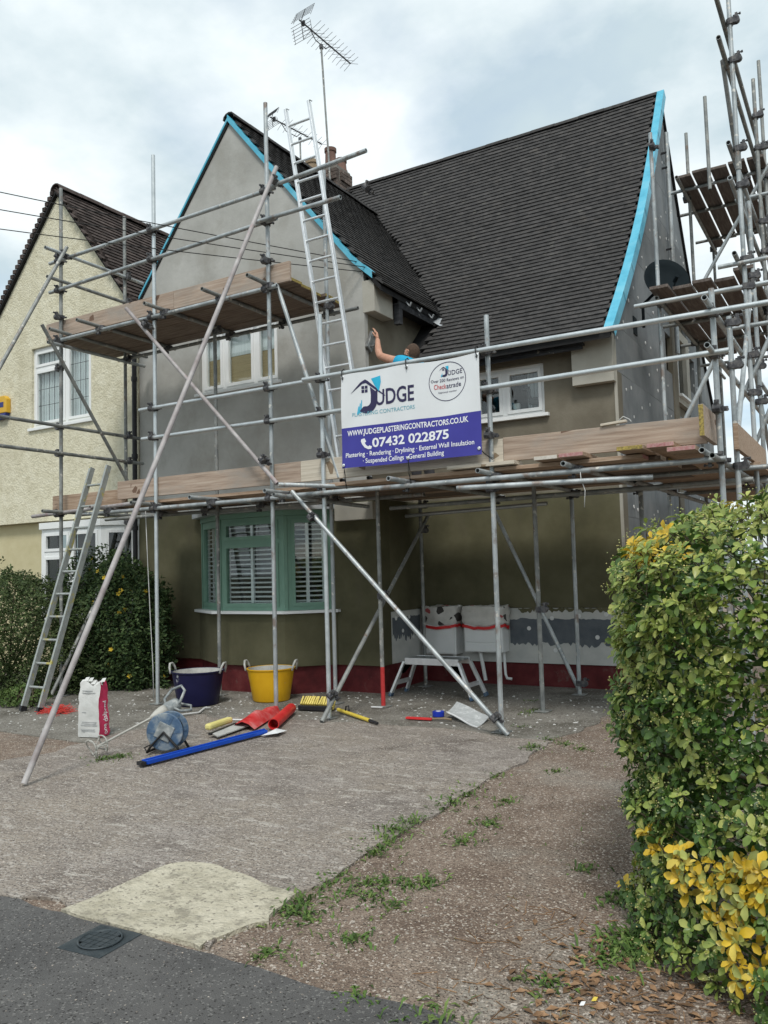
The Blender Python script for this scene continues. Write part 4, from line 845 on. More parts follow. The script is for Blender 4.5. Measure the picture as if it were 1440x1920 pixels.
# ---- gable-end scaffold
for x, y, z0, z1, mt in ((-1.0, 7.85, .05, 3.78, 'galv'), (-1.0, 9.25, .05, 8.2, 'galv'), (-.98, 9.85, .05, 5.6, 'galv'), (-1.0, 11.45, .05, 7.86, 'galv_dull'), (-1.0, 12.4, .05, 8.62, 'galv_dull'), (-2.12, 10.42, .05, 7.0, 'galv'), (-2.05, 12.6, .05, 7.97, 'galv_dull'),
                         (-1.62, 11.6, 6.6, 7.9, 'galv_dull'), (-2.08, 14.9, .05, 7.0, 'galv_dull'), (-1.0, 14.9, .05, 7.0, 'galv_dull'), (-2.1, 8.9, .05, 2.6, 'galv_dull'), (-.62, 8.3, .05, 3.3, 'galv')):
    tubeo('standard', (x, y, z0), (x, y, z1), mt, side)
for z, y0, y1, mt in ((7.36, 8.75, 13.0, 'galv_dull'), (6.93, 8.75, 15.2, 'galv_dull'), (5.95, 9.05, 15.2, 'galv'), (5.55, 9.0, 15.2, 'galv'), (4.75, 9.0, 15.2, 'galv_dull'), (3.72, 6.95, 13.5, 'galv'), (3.33, 6.95, 13.5, 'galv'), (2.43, 6.9, 15.0, 'galv_dull')): tubeo('ledger', (-1.06, y0, z), (-1.06, y1, z), mt, side)
for z, y0, y1 in ((4.75, 10.0, 15.2), (6.93, 11.7, 15.2), (2.43, 8.5, 15.0)): tubeo('ledger', (-2.06, y0, z), (-2.06, y1, z), 'galv_dull', side)
for y, z, x0, x1, mt in ((9.25, 4.46, -2.15, -.3, 'galv_bright'), (9.2, 4.70, -1.25, -.3, 'galv'), (10.4, 4.80, -2.35, -.6, 'galv_dull'), (11.5, 4.80, -2.3, -.6, 'galv_dull'), (12.7, 4.80, -2.3, -.6, 'galv_dull'), (14.2, 4.80, -2.3, -.6, 'galv_dull'),
                         (12.3, 6.98, -2.25, -.5, 'galv'), (13.2, 6.98, -2.3, -.6, 'galv_dull'), (14.5, 6.98, -2.3, -.6, 'galv_dull'), (11.45, 6.3, -1.3, -.3, 'galv'), (8.6, 2.48, -2.2, -.4, 'galv'), (9.8, 2.48, -2.3, -.4, 'galv_dull'), (11.2, 2.48, -2.3, -.4, 'galv_dull'), (9.3, 4.05, -1.2, -.2, 'galv')):
    tubeo('transom', (x0, y, z), (x1, y, z), mt, side)
tubeo('brace', (-1.85, 12.0, 5.45), (-.8, 12.0, 7.1), 'galv', side); tubeo('brace', (-1.7, 9.0, 2.95), (-1.3, 9.0, 3.68), 'galv', side); tubeo('brace', (-1.02, 8.0, 2.6), (-1.02, 9.9, 4.6), 'galv', side)
tubeo('brace', (-1.10, 9.3, 7.0), (-1.10, 11.4, 4.9), 'galv', side); tubeo('brace', (-1.10, 9.9, 4.4), (-1.10, 12.3, 2.6), 'galv', side); tubeo('brace', (-1.15, 9.3, 3.2), (-.4, 9.3, 4.7), 'galv', side); tubeo('brace', (-1.1, 12.2, 7.1), (-1.1, 14.6, 4.9), 'galv_dull', side)
tubeo('brace', (-1.06, 11.5, 3.0), (-1.06, 13.6, 4.7), 'galv_dull', side); tubeo('brace', (-1.3, 10.6, 2.6), (-.5, 10.6, 4.4), 'galv', side)
for x, y in ((-1.0, 9.25), (-1.0, 11.45), (-1.0, 12.4)):
    for z in (7.36, 6.93, 5.95, 5.55, 4.75, 3.72, 3.33): coupler((x, y, z), (0, 0, 90), side)
for y, z in ((7.85, 3.72), (7.85, 3.33), (7.85, 2.43), (9.85, 3.72), (9.85, 3.33), (9.85, 4.75), (9.25, 4.46)): coupler((-1.0, y, z), (0, 0, 90), side)
for y, z in ((10.42, 4.78), (10.42, 2.45), (12.6, 4.78), (12.6, 6.95), (10.42, 6.8), (14.9, 6.95)): coupler((-2.1, y, z), (0, 0, 0), side)
m = MB(); m.tube((-1.0, 9.25, 5.72), (-1.0, 9.25, 5.92), .033, 12); m.build('sleeve', 'galv_dull', side, 'auto')
for k in range(5):
    x = -2.12+k*.235
    plank('scaffold_board', (x, 11.95+rnd.uniform(-.06, .06), 7.012), (x, 15.0+rnd.uniform(-.4, .1), 0), .205, .038, 'board_side', side, None, 'y')
    plank('scaffold_board', (x, 9.95+rnd.uniform(-.15, .15), 4.832), (x, 13.9+rnd.uniform(-.3, .2), 0), .212, .038, 'board_side', side, None, 'y')
    plank('scaffold_board', (x+.05, 8.9+rnd.uniform(-.2, .1), 2.512), (x, 13.9, 0), .225, .038, 'board', side, None, 'y')
m = MB(); m.box((-1.2, 11.9, 5.5), (-1.165, 11.94, 6.05)); m.build('toe_board', 'board', side)
m = MB(); m.box((-.72, 10.6, 4.88), (-.68, 13.5, 5.1)); m.build('toe_board', 'board', side)

# ================================================================== LADDERS
def ladder(name, label, a0, a1, b0, b1, n, sw, mat, rmat, cat='ladder', first=.28, hook=False):
    """a0,b0 feet; a1,b1 tops of the two stiles"""
    a0, a1, b0, b1 = map(Vector, (a0, a1, b0, b1)); L = empty(name, a0, label, cat)
    for p, q in ((a0, a1), (b0, b1)):
        m = MB(); side_ = (b0-a0).normalized(); m.bar(p, q, sw[0], sw[1], up=side_.cross(q-p)); m.build('stile', mat, L, bevel=.003)
        m = MB(); m.bar(p-(q-p).normalized()*.01, p+(q-p).normalized()*.05, sw[0]+.008, sw[1]+.008, up=side_.cross(q-p)); m.build('foot', 'black_plastic', L)
        if hook:
            d = (q-p).normalized(); m = MB(); m.path([q-d*.01, q+d*.015, q+d*.02+Vector((.02, .01, 0)), q+d*.005+Vector((.035, .02, 0))], .009, 6); m.build('end_hook', 'galv', L)
    ln = (a1-a0).length
    for i in range(n):
        t = (first+i*(ln-first-.25)/(n-1))/ln
        m = MB(); m.tube(a0.lerp(a1, t), b0.lerp(b1, t), .0155, 10); m.build('rung', rmat, L, 'auto')
    return L
ladder('aluminium_ladder', 'long aluminium ladder standing on the middle deck and leaning past the roof', (-4.97, 7.52, 2.552), (-6.10, 8.12, 7.46), (-4.62, 7.52, 2.552), (-5.74, 8.12, 7.46), 17, (.028, .062), 'alu', 'alu', hook=True)
ladder('aluminium_ladder', 'dull ladder smeared yellow leaning on the left end of the scaffold', (-8.83, 6.33, gz(6.3)+.02), (-8.63, 7.19, 3.02), (-8.52, 6.33, gz(6.3)+.02), (-8.32, 7.19, 3.02), 10, (.03, .075), 'alu_dirty', 'alu_dirty')

# ================================================================== BANNER
BX0, BX1, BZ0, BZ1, BY = -4.725, -3.145, 2.665, 3.655, 7.165
BW, BH = BX1-BX0, BZ1-BZ0
def bpt(u, v, off=0.0):
    """point on the slack banner: u, v in 0..1 of width and height"""
    sag = -.018*math.sin(math.pi*u)*(1-v)**2+(.012*abs(math.sin(2*math.pi*u)))*(1-v)*.4
    wv = .010*math.sin(2*math.pi*(u*1.6+.15*v)+.6)*(.4+.6*(1-v))+.006*math.sin(2*math.pi*(u*3.1-v*1.1))+.012*math.exp(-((u-.5)**2+(v-.03)**2)*60)
    top = -.012*math.sin(2*math.pi*u)**2*v
    return Vector((BX0+u*BW, BY-wv-off-.02*(1-v), BZ0+v*BH+sag*0.5+top+.01*math.sin(math.pi*u*2)*(v)))
ban = empty('banner', (BX0, BY, BZ0), 'white and purple plastering contractor banner tied to the guard rail', 'banner')
def bgrid(v0, v1, nu, nv, name, mat):
    m = MB(); vs = [bpt(i/nu, lerp(v0, v1, j/nv), 0) for j in range(nv+1) for i in range(nu+1)]
    fs = [(j*(nu+1)+i, j*(nu+1)+i+1, (j+1)*(nu+1)+i+1, (j+1)*(nu+1)+i) for j in range(nv) for i in range(nu)]
    k = len(vs); vs += [v+Vector((0, .003, 0)) for v in vs]; fs += [tuple(k+i for i in reversed(f)) for f in fs]
    return m.add(vs, fs).build(name, mat, ban, True)
SPL = .425
bgrid(0, SPL, 60, 18, 'printed_panel', 'banner_purple'); bgrid(SPL, 1, 60, 24, 'printed_panel', 'banner_white')
def on_banner(bm_verts, off): 
    for v in bm_verts: v.co = bpt(v.co.x, v.co.y, off)
def text(s, u, v, h, mat, wid=None, bold=0.0, off=.003, name='lettering', align='LEFT', slant=0.0, place=None, space=1.0, parent=None):
    """text whose capitals are h tall (fraction of banner height), fitted to width wid (fraction of banner width)"""
    c = bpy.data.curves.new('t', 'FONT'); c.body = s; c.size = 1; c.offset = bold; c.resolution_u = 3; c.space_character = space
    o = bpy.data.objects.new('t', c); COL.objects.link(o); bpy.context.view_layer.update()
    me = bpy.data.meshes.new_from_object(o.evaluated_get(bpy.context.evaluated_depsgraph_get()))
    bpy.data.objects.remove(o); bpy.data.curves.remove(c)
    xs = [p.co.x for p in me.vertices]; x0, x1 = min(xs), max(xs)
    cap = .73
    bm = bmesh.new(); bm.from_mesh(me); bmesh.ops.triangulate(bm, faces=bm.faces)
    long = [e for e in bm.edges if e.calc_length() > .25]
    if long: bmesh.ops.subdivide_edges(bm, edges=long, cuts=1); bmesh.ops.triangulate(bm, faces=bm.faces)
    sy = h/cap; sx = (wid/(x1-x0)) if wid else sy*BH/BW
    for q in bm.verts:
        a, b = (q.co.x-x0)*sx, q.co.y*sy
        q.co = Vector((u+a+slant*b, v+b, 0))
    if place: 
        for q in bm.verts: q.co = place(q.co.x, q.co.y)
    else: on_banner(bm.verts, off)
    bm.to_mesh(me); bm.free(); me.name = name; me.materials.clear(); me.materials.append(MATS[mat])
    ob = bpy.data.objects.new(name, me); COL.objects.link(ob); attach(ob, parent or ban); return ob
def shape(pts, mat, name='emblem', off=.003, holes=(), parent=None):
    m = MB(); m.slab(pts, holes, .0004, Matrix.Identity(4)); bm = bmesh.new(); me = bpy.data.meshes.new(name); me.from_pydata(m.v, [], m.f); bm.from_mesh(me)
    bmesh.ops.triangulate(bm, faces=bm.faces)
    for _ in range(2):
        long = [e for e in bm.edges if e.calc_length() > .05]
        if long: bmesh.ops.subdivide_edges(bm, edges=long, cuts=1); bmesh.ops.triangulate(bm, faces=bm.faces)
    for v in bm.verts: v.co = bpt(v.co.x, v.co.y, off+v.co.z)
    bm.to_mesh(me); bm.free(); me.materials.append(MATS[mat]); ob = bpy.data.objects.new(name, me); COL.objects.link(ob); attach(ob, parent or ban); return ob
def arc(cx, cy, rx, ry, a0, a1, n=14): return [(cx+rx*math.cos(R(lerp(a0, a1, i/n))), cy+ry*math.sin(R(lerp(a0, a1, i/n)))) for i in range(n+1)]
def logo(u, v, s):
    """house emblem whose J carries a hook; s = height as a fraction of banner height"""
    k = s*BH/BW; P = lambda pts: [(u+x*k, v+y*s) for x, y in pts]
    # the J: wide at the top, hooked to the left at the foot
    shape(P([(.42, .72), (.64, .54), (.64, .30)]+arc(.34, .30, .30, .28, -12, -120, 12)+[(.10, .10), (.22, .21)]+arc(.32, .34, .13, .13, -110, -15, 8)+[(.45, .50)]), 'ink_navy')
    shape(P([(.46, .93), (.74, .97), (.76, .80), (.70, .56), (.56, .74)]), 'ink_cyan')
    shape(P([(-.16, .58), (.14, .86), (.28, .93), (.36, .88), (.90, .42), (.86, .42), (.30, .83), (.20, .82)]), 'ink_navy')
    for i in range(2):
        for j in range(2): shape(P([(.17+i*.10, .58+j*.10), (.25+i*.10, .58+j*.10), (.25+i*.10, .66+j*.10), (.17+i*.10, .66+j*.10)]), 'ink_navy')
    for i in range(3): shape(P([(.02+i*.05, .03+.02*i), (.06+i*.05, .02+.02*i), (.09+i*.045, .22+.08*i), (.07+i*.045, .24+.08*i)]), 'ink_cyan')
logo(.115, .545, .40)
text('UDGE', .265, .625, .165, 'ink_navy', .285, .018)
text('PLASTERING CONTRACTORS', .085, .535, .042, 'ink_teal', .47, 0.0)
ring = arc(.785, .775, .125, .125*BW/BH, 0, 360, 56)[:-1]; ring2 = arc(.785, .775, .121, .121*BW/BH, 0, 360, 56)[:-1]
shape(ring, 'ink_navy', 'badge_ring', holes=[ring2])
logo(.742, .822, .115); text('UDGE', .790, .835, .048, 'ink_navy', .095, .004); text('Over 200 Reviews on', .675, .775, .032, 'ink_navy', .22, .004)
text('Check', .695, .705, .052, 'ink_red', .082, .006); text('atrade', .778, .705, .052, 'ink_navy', .098, .006); text('Approved member', .722, .660, .020, 'ink_navy', .125)
text('WWW.JUDGEPLASTERINGCONTRACTORS.CO.UK', .045, .335, .058, 'ink_white', .875, .022)
text('07432 022875', .235, .195, .095, 'ink_white', .555, .026)
ph = [(.155, .285), (.180, .292), (.192, .258), (.181, .246), (.190, .222), (.205, .204), (.214, .214), (.233, .202), (.226, .176), (.205, .176), (.180, .196), (.162, .232), (.153, .262)]
shape(ph, 'ink_white', 'phone_emblem')
text('Plastering · Rendering · Drylining · External Wall Insulation', .032, .108, .050, 'ink_white', .92, .012)
text('· Suspended Ceilings', .165, .035, .050, 'ink_white', .305, .012); text('· General Building', .485, .035, .050, 'ink_white', .27, .012)
for u, v in ((.015, .03), (.5, .045), (.985, .06), (.012, .975), (.5, .975), (.985, .975)):
    c = bpt(u, v, .004); m = MB(); m.lathe([(.010, 0), (.017, .003), (.017, .006), (.010, .006)], 14, Matrix.Translation(c) @ Matrix.Rotation(R(90), 4, 'X')); m.build('eyelet', 'alu', ban, True)
for u, v, p in ((.015, .03, (-4.70, 7.2, 2.42)), (.5, .045, (-3.93, 7.19, 2.42)), (.985, .06, (-3.08, 7.26, 2.62))):
    c = bpt(u, v, .008); m = MB(); q = Vector(p); m.path([c, c.lerp(q, .4)+Vector((.01, -.01, -.01)), c.lerp(q, .8)+Vector((-.006, -.012, 0)), q], .004, 6); m.path([c+Vector((.006, 0, 0)), c.lerp(q, .5)+Vector((-.014, -.008, 0)), q+Vector((.008, 0, .01))], .003, 5); tag(m.build('tie', 'cable_black', ban), kind='stuff')
for u in (.012, .5, .985):
    c = bpt(u, .975, .010); m = MB(); m.path([c+Vector((.006, -.004, -.03)), c+Vector((0, -.004, .01)), Vector((c.x-.012, YF-.085, 3.70)), Vector((c.x-.008, YF-.05, 3.725)), Vector((c.x, YF, 3.70))], .006, 6); m.build('tie', 'cable_black', ban)

# ================================================================== PLASTERER
per = empty('person', (-4.62, 8.74, 2.55), 'man in bright blue T-shirt reaching up to smooth the wall with a float', 'person')
def skin(name, pts, edges, mat, parent, sub=2, root=0):
    me = bpy.data.meshes.new(name); me.from_pydata([p[:3] for p in pts], edges, []); o = bpy.data.objects.new(name, me); COL.objects.link(o)
    o.modifiers.new('skin', 'SKIN').use_smooth_shade = True
    for v, p in zip(me.skin_vertices[0].data, pts): v.radius = (p[3], p[4] if len(p) > 4 else p[3])
    me.skin_vertices[0].data[root].use_root = True
    s = o.modifiers.new('sub', 'SUBSURF'); s.levels = s.render_levels = sub
    bpy.context.view_layer.update()
    m2 = bpy.data.meshes.new_from_object(o.evaluated_get(bpy.context.evaluated_depsgraph_get())); bpy.data.objects.remove(o)
    m2.name = name; m2.materials.clear(); m2.materials.append(MATS[mat]); m2.shade_smooth()
    o = bpy.data.objects.new(name, m2); COL.objects.link(o)
    if parent: attach(o, parent)
    return o
# he faces the return wall (-X), turned a little to the wall corner; his left side is towards the street
HX, HY, DZ = -4.66, 8.72, 2.552
B = [(HX+.03, HY, DZ+.98, .15, .13), (HX+.02, HY, DZ+1.17, .135, .155), (HX+.00, HY, DZ+1.35, .135, .165), (HX-.02, HY-.01, DZ+1.49, .11, .15), (HX-.02, HY-.02, DZ+1.545, .064, .064), (HX-.025, HY-.03, DZ+1.60, .058, .058),
     # raised left arm: shoulder, elbow, wrist
     (HX-.13, HY-.10, DZ+1.555, .080), (HX-.27, HY-.06, DZ+1.60, .062), (HX-.43, HY+.00, DZ+1.675, .054), (HX-.545, HY+.06, DZ+1.735, .050), (HX-.60, HY+.12, DZ+1.84, .046), (HX-.645, HY+.19, DZ+1.955, .034), (HX-.665, HY+.22, DZ+2.01, .033, .036),
     # right arm hanging forward
     (HX+.0, HY+.19, DZ+1.49, .078), (HX-.06, HY+.24, DZ+1.20, .052), (HX-.28, HY+.22, DZ+1.09, .040), (HX-.36, HY+.20, DZ+1.09, .034),
     # legs
     (HX+.03, HY-.10, DZ+.88, .095), (HX+.0, HY-.12, DZ+.51, .065), (HX+.04, HY-.13, DZ+.10, .045), (HX-.08, HY-.14, DZ+.045, .04, .042), (HX+.03, HY+.10, DZ+.88, .095), (HX+.02, HY+.13, DZ+.51, .065), (HX+.08, HY+.15, DZ+.10, .045), (HX-.04, HY+.17, DZ+.045, .04, .042)]
E_ = [(0, 1), (1, 2), (2, 3), (3, 4), (4, 5), (3, 6), (6, 7), (7, 8), (8, 9), (9, 10), (10, 11), (11, 12), (3, 13), (13, 14), (14, 15), (15, 16), (0, 17), (17, 18), (18, 19), (19, 20), (0, 21), (21, 22), (22, 23), (23, 24)]
skin('body', B, E_, 'skin', per)
g = .016
def grow(ids, e): return [tuple(B[i][:3])+tuple(r+e for r in B[i][3:]) for i in ids]
sh = grow([0, 1, 2, 3, 6, 7, 13], .02); sl = Vector(B[7][:3]).lerp(Vector(B[8][:3]), .05); sh[5] = (*sl, .082)
ra = Vector(B[13][:3]).lerp(Vector(B[14][:3]), .6); sh.append((*ra, .07)); sh[0] = (HX+.03, HY, DZ+.92, .165, .15); sh.append((HX-.02, HY-.015, DZ+1.54, .078, .09))
skin('shirt', sh, [(0, 1), (1, 2), (2, 3), (3, 4), (4, 5), (3, 6), (6, 7), (3, 8)], 'shirt_blue', per)
tr = grow([0, 17, 18, 19, 21, 22, 23], .018); skin('trousers', tr, [(0, 1), (1, 2), (2, 3), (0, 4), (4, 5), (5, 6)], 'trousers', per)
for i, j in ((19, 20), (23, 24)):
    p, q = B[i], B[j]; skin('boot', [(p[0], p[1], p[2], .06), (p[0]+.01, p[1], p[2]-.05, .055), (q[0], q[1], q[2]+.005, .045, .05), (q[0]-.07, q[1], q[2]-.005, .035, .045)], [(0, 1), (1, 2), (2, 3)], 'boots', per)
# head: lifted towards the float, turned to -X
def head():
    C0 = Vector((HX-.03, HY-.04, DZ+1.66)); rot = Matrix.Rotation(R(180-12), 4, 'Z') @ Matrix.Rotation(R(-24), 4, 'Y')
    m = MB(); nu, nv = 28, 20; vs = []
    for j in range(nv+1):
        th = math.pi*j/nv
        for i in range(nu):
            ph_ = 2*math.pi*i/nu; d = Vector((math.sin(th)*math.cos(ph_), math.sin(th)*math.sin(ph_), math.cos(th)))
            p = Vector((d.x*.098, d.y*.077, d.z*.118))
            f = max(0, d.x)
            if d.z < -.1: p.x *= 1+.10*f; p.y *= 1+.22*d.z*.8; 
            nose = math.exp(-((d.y/.16)**2+((d.z+.12)/.22)**2))*f; p.x += .026*nose*(1 if d.z < .1 else .4)
            for sy in (-1, 1): p.x -= .012*math.exp(-(((d.y-sy*.36)/.16)**2+((d.z-.05)/.13)**2))*f
            p.x += .008*math.exp(-((d.y/.5)**2+((d.z-.22)/.12)**2))*f                      # brow
            p.x += .012*math.exp(-((d.y/.3)**2+((d.z+.85)/.18)**2))*f                      # chin
            p.x -= .006*math.exp(-((d.y/.25)**2+((d.z+.48)/.06)**2))*f                     # mouth
            if d.x < 0: p.x *= 1.06
            vs.append(C0+rot @ p)
    fs = [(j*nu+i, (j+1)*nu+i, (j+1)*nu+(i+1) % nu, j*nu+(i+1) % nu) for j in range(nv) for i in range(nu)]
    m.add(vs, fs).build('head', 'skin', per, True, fix=True)
    h = MB(); hv = []; hf = []                                                              # cropped hair and beard shells
    def keep(d): return (d.z > .28 and (d.x < .55 or d.z > .62)) or (d.x < .05 and d.z > -.35 and not (abs(d.y) > .75 and d.x > -.25 and d.z < .2))
    def beard(d): return d.x > .05 and d.z < -.34 and not (abs(d.y) < .22 and -.55 < d.z < -.42 and d.x > .5)
    for fn, nm in ((keep, 'hair'), (beard, 'beard')):
        k = MB(); idx = {}; vv = []; ff = []
        for j in range(nv):
            for i in range(nu):
                th = math.pi*(j+.5)/nv; ph_ = 2*math.pi*(i+.5)/nu; d = Vector((math.sin(th)*math.cos(ph_), math.sin(th)*math.sin(ph_), math.cos(th)))
                if fn(d):
                    q = []
                    for a in fs[j*nu+i]:
                        if a not in idx: idx[a] = len(vv); vv.append(C0+(vs[a]-C0)*1.035)
                        q.append(idx[a])
                    ff.append(tuple(q))
        k.add(vv, ff).build(nm, 'hair', per, True, fix=True)
    for sy in (-1, 1):
        e = MB(); pts = []
        for t in range(9): a = R(-120+t*34); pts.append(C0+rot @ Vector((-.004+.018*math.cos(a), sy*.083, -.004+.028*math.sin(a))))
        e.path(pts, .0075, 6); e.lathe([(0, -.006), (.016, -.004), (.018, .004), (0, .007)], 10, Matrix.Translation(C0+rot @ Vector((0, sy*.078, -.004))) @ rot @ Matrix.Rotation(R(90), 4, 'X')); e.build('ear', 'skin', per, True)
        e = MB(); e.lathe([(0, -.011), (.008, -.007), (.011, 0), (.008, .007), (0, .011)], 10, Matrix.Translation(C0+rot @ Vector((.083, sy*.030, .006)))); e.build('eye', 'paper_white', per, True)
head()
# left hand flat on the back of the float: palm plus five separate bent fingers
W0 = Vector(B[12][:3]); HU = Vector((-.22, .38, .90)).normalized(); HN = Vector((-1, 0, -.05)).normalized(); HS = HU.cross(HN).normalized()
def hp(a, s, n): return W0+HU*a+HS*s+HN*n
pal = [(*hp(-.02, 0, 0), .030, .032), (*hp(.03, 0, .008), .022, .040), (*hp(.075, 0, .012), .017, .044), (*hp(.092, 0, .014), .012, .040)]
skin('palm', pal, [(0, 1), (1, 2), (2, 3)], 'skin', per)
for k, (s, l) in enumerate(((-.034, .066), (-.011, .078), (.012, .082), (.034, .072))):
    skin('finger', [(*hp(.075, s*.9, .014), .0105), (*hp(.092+l*.25, s*1.1, .018), .0098), (*hp(.092+l*.65, s*1.2, .030), .0090), (*hp(.092+l*.92, s*1.25, .046), .0078)], [(0, 1), (1, 2), (2, 3)], 'skin', per)
skin('thumb', [(*hp(.01, .026, .010), .0125), (*hp(.04, .055, .022), .0115), (*hp(.068, .068, .034), .0095)], [(0, 1), (1, 2)], 'skin', per)
# right hand with curled fingers
W1_ = Vector(B[16][:3])
skin('palm', [(*W1_, .032, .03), (*(W1_+Vector((-.05, 0, -.005))), .022, .038), (*(W1_+Vector((-.085, 0, -.012))), .016, .036)], [(0, 1), (1, 2)], 'skin', per)
for s, l in ((-.03, .05), (-.01, .06), (.01, .062), (.03, .054)):
    b = W1_+Vector((-.085, s, -.012)); skin('finger', [(*b, .010), (*(b+Vector((-l*.6, 0, -.008))), .0095), (*(b+Vector((-l*.8, 0, -.03))), .009), (*(b+Vector((-l*.5, 0, -.05))), .008)], [(0, 1), (1, 2), (2, 3)], 'skin', per)
skin('thumb', [(*(W1_+Vector((-.02, -.03, 0))), .012), (*(W1_+Vector((-.06, -.055, -.01))), .011), (*(W1_+Vector((-.09, -.05, -.02))), .009)], [(0, 1), (1, 2)], 'skin', per)
# the float in his hand, against the return wall
FC = hp(.10, 0, .05); fl = empty('plastering_float', FC, 'grey sponge float pressed to the wall under the corbel', 'float')
FM = Matrix.Translation((XC+.014, 9.01, 4.56)) @ Matrix.Rotation(R(-30), 4, 'X')
mb = MB(); mb.box((-.012, -.065, -.14), (.018, .065, .14), FM); mb.build('pad', 'float_grey', fl, bevel=.006)
mb = MB(); mb.box((.0185, -.06, -.135), (.030, .06, .135), FM); mb.build('plate', 'mixer_grey', fl, bevel=.004)
mb = MB(); mb.path([FM @ Vector(p) for p in ((.03, 0, -.09), (.075, 0, -.085), (.085, 0, 0), (.075, 0, .085), (.03, 0, .09))], .013, 8); mb.build('handle', 'float_grey', fl, True)

# ================================================================== THINGS ON THE BUILDINGS
# satellite dish on the gable
ds = empty('satellite_dish', (XE, 11.0, 4.7), 'dark grey satellite dish on the gable end above the blue tape', 'satellite dish')
DC = Vector((-2.12, 10.92, 5.24)); dn = Vector((.50, -.80, .30)).normalized()
q = dn.to_track_quat('Z', 'Y').to_matrix().to_4x4(); q.translation = DC
mb = MB(); mb.lathe([(0, -.055), (.12, -.045), (.22, -.012), (.29, .028), (.295, .034), (.29, .036), (.22, -.002), (.12, -.035), (.0, -.045)], 36, q, 1.0, 1.06); mb.build('reflector', 'dish_grey', ds, True)
mb = MB(); mb.tube(DC+dn*-.05, Vector((XE+.12, 11.15, 5.05)), .02, 10); mb.tube(Vector((XE+.12, 11.15, 5.06)), Vector((XE+.12, 11.15, 4.74)), .02, 10); mb.tube(Vector((XE+.12, 11.15, 4.78)), Vector((XE, 11.15, 4.78)), .02, 10); mb.build('bracket', 'dish_grey', ds, 'auto')
mb = MB(); mb.box((XE, 11.06, 4.66), (XE+.012, 11.24, 4.90)); mb.build('wall_plate', 'dish_grey', ds)
dwn = q.to_3x3() @ Vector((0, -1, 0)); lp = DC+dn*.36+Vector((0, 0, -.20))
mb = MB(); mb.path([DC+Vector((0, 0, -.27)), DC+dn*.16+Vector((0, 0, -.30)), lp], .011, 8); mb.build('arm', 'dish_grey', ds, True)
mb = MB(); mb.tube(lp-dn*.06, lp+dn*.05, .028, 12, r2=.022); mb.build('receiver_head', 'dish_grey', ds, 'auto')
# grey soil pipe on the gable
sp = empty('soil_pipe', (XE+.06, 12.9, 4.4), 'slim grey pipe clipped up the gable end behind the scaffold', 'pipe')
mb = MB(); mb.tube((XE+.09, 13.55, 4.9), (XE+.09, 13.55, 8.55), .035, 12); mb.build('pipe', 'galv', sp, 'auto')
for z in (8.2, 7.95, 6.6, 5.6):
    mb = MB(); mb.box((XE+.0, 13.51, z), (XE+.09, 13.54, z+.025)); mb.build('clip', 'black_plastic', sp)
# television aerials
def aerial(name, label, mast0, mast1, boom0, boom1, nel, w, refl, mat='lead'):
    a = empty(name, mast0, label, 'aerial'); b0, b1 = Vector(boom0), Vector(boom1); d = (b1-b0).normalized()
    m = MB(); m.tube(mast0, mast1, .020, 10); m.build('mast', 'galv_dull', a, 'auto')
    m = MB(); m.bar(b0, b1, .022, .022); m.build('boom', mat, a)
    m = MB(); mid = b0.lerp(b1, .30); m.path([b0.lerp(b1, .2), mid+Vector((0, 0, -.14)), b0.lerp(b1, .5)+Vector((0, 0, -.14)), b0.lerp(b1, .58)], .010, 6); m.tube(Vector(mast1)+Vector((0, 0, -.06)), Vector(mast1)+Vector((0, 0, .02)), .04, 8); m.build('clamp', mat, a)
    s = d.cross(Vector((0, 0, 1))).normalized(); up = s.cross(d)
    for i in range(nel):
        t = .22+.78*i/(nel-1); c = b0.lerp(b1, t); l = w*(1-.25*t); m = MB()
        for sx in (-1, 1):
            for sz in (-1, 1): m.tube(c, c+s*sx*l*.5+up*sz*l*.22+d*.02, .0042, 5)
        m.build('director', mat, a)
    rf = MB(); c = b0+d*.05
    for sz in (-1, 1):
        rf.tube(c, c+up*sz*refl+d*(-.02)+d*refl*.35, .008, 6)
        for sx in (-1, 1): rf.tube(c+s*sx*w*.45+up*sz*.06+d*.02, c+s*sx*w*.45+up*sz*refl+d*refl*.33, .005, 5)
        for k in range(6): z = .06+(refl-.06)*k/5; o = c+up*sz*z+d*(-.02+refl*.35*k/5); rf.tube(o-s*w*.5, o+s*w*.5, .0048, 5)
    rf.build('reflector', mat, a)
    m = MB(); c = b0+d*.12; m.box((-.03, -.02, -.05), (.03, .02, .05), Matrix.Translation(c)); m.build('junction_box', 'black_plastic', a)
aerial('tv_aerial', 'large television aerial on a tall mast above the chimney', (-8.90, 13.28, 9.2), (-9.05, 13.28, 12.25), (-9.2, 12.75, 12.55), (-9.0, 14.3, 12.40), 11, .52, .34)
aerial('tv_aerial', 'small television aerial behind the top of the aluminium ladder', (-11.0, 15.2, 10.0), (-11.02, 15.2, 11.75), (-11.35, 14.5, 12.05), (-10.95, 16.0, 11.95), 9, .40, .2)
mb = MB(); mb.tube((-8.91, 13.2, 9.45), (-8.91, 13.36, 9.45), .012, 6); mb.path([(-8.92, 13.26, 9.9), (-8.93, 13.24, 9.6), (-8.90, 13.26, 9.2)], .012, 6)
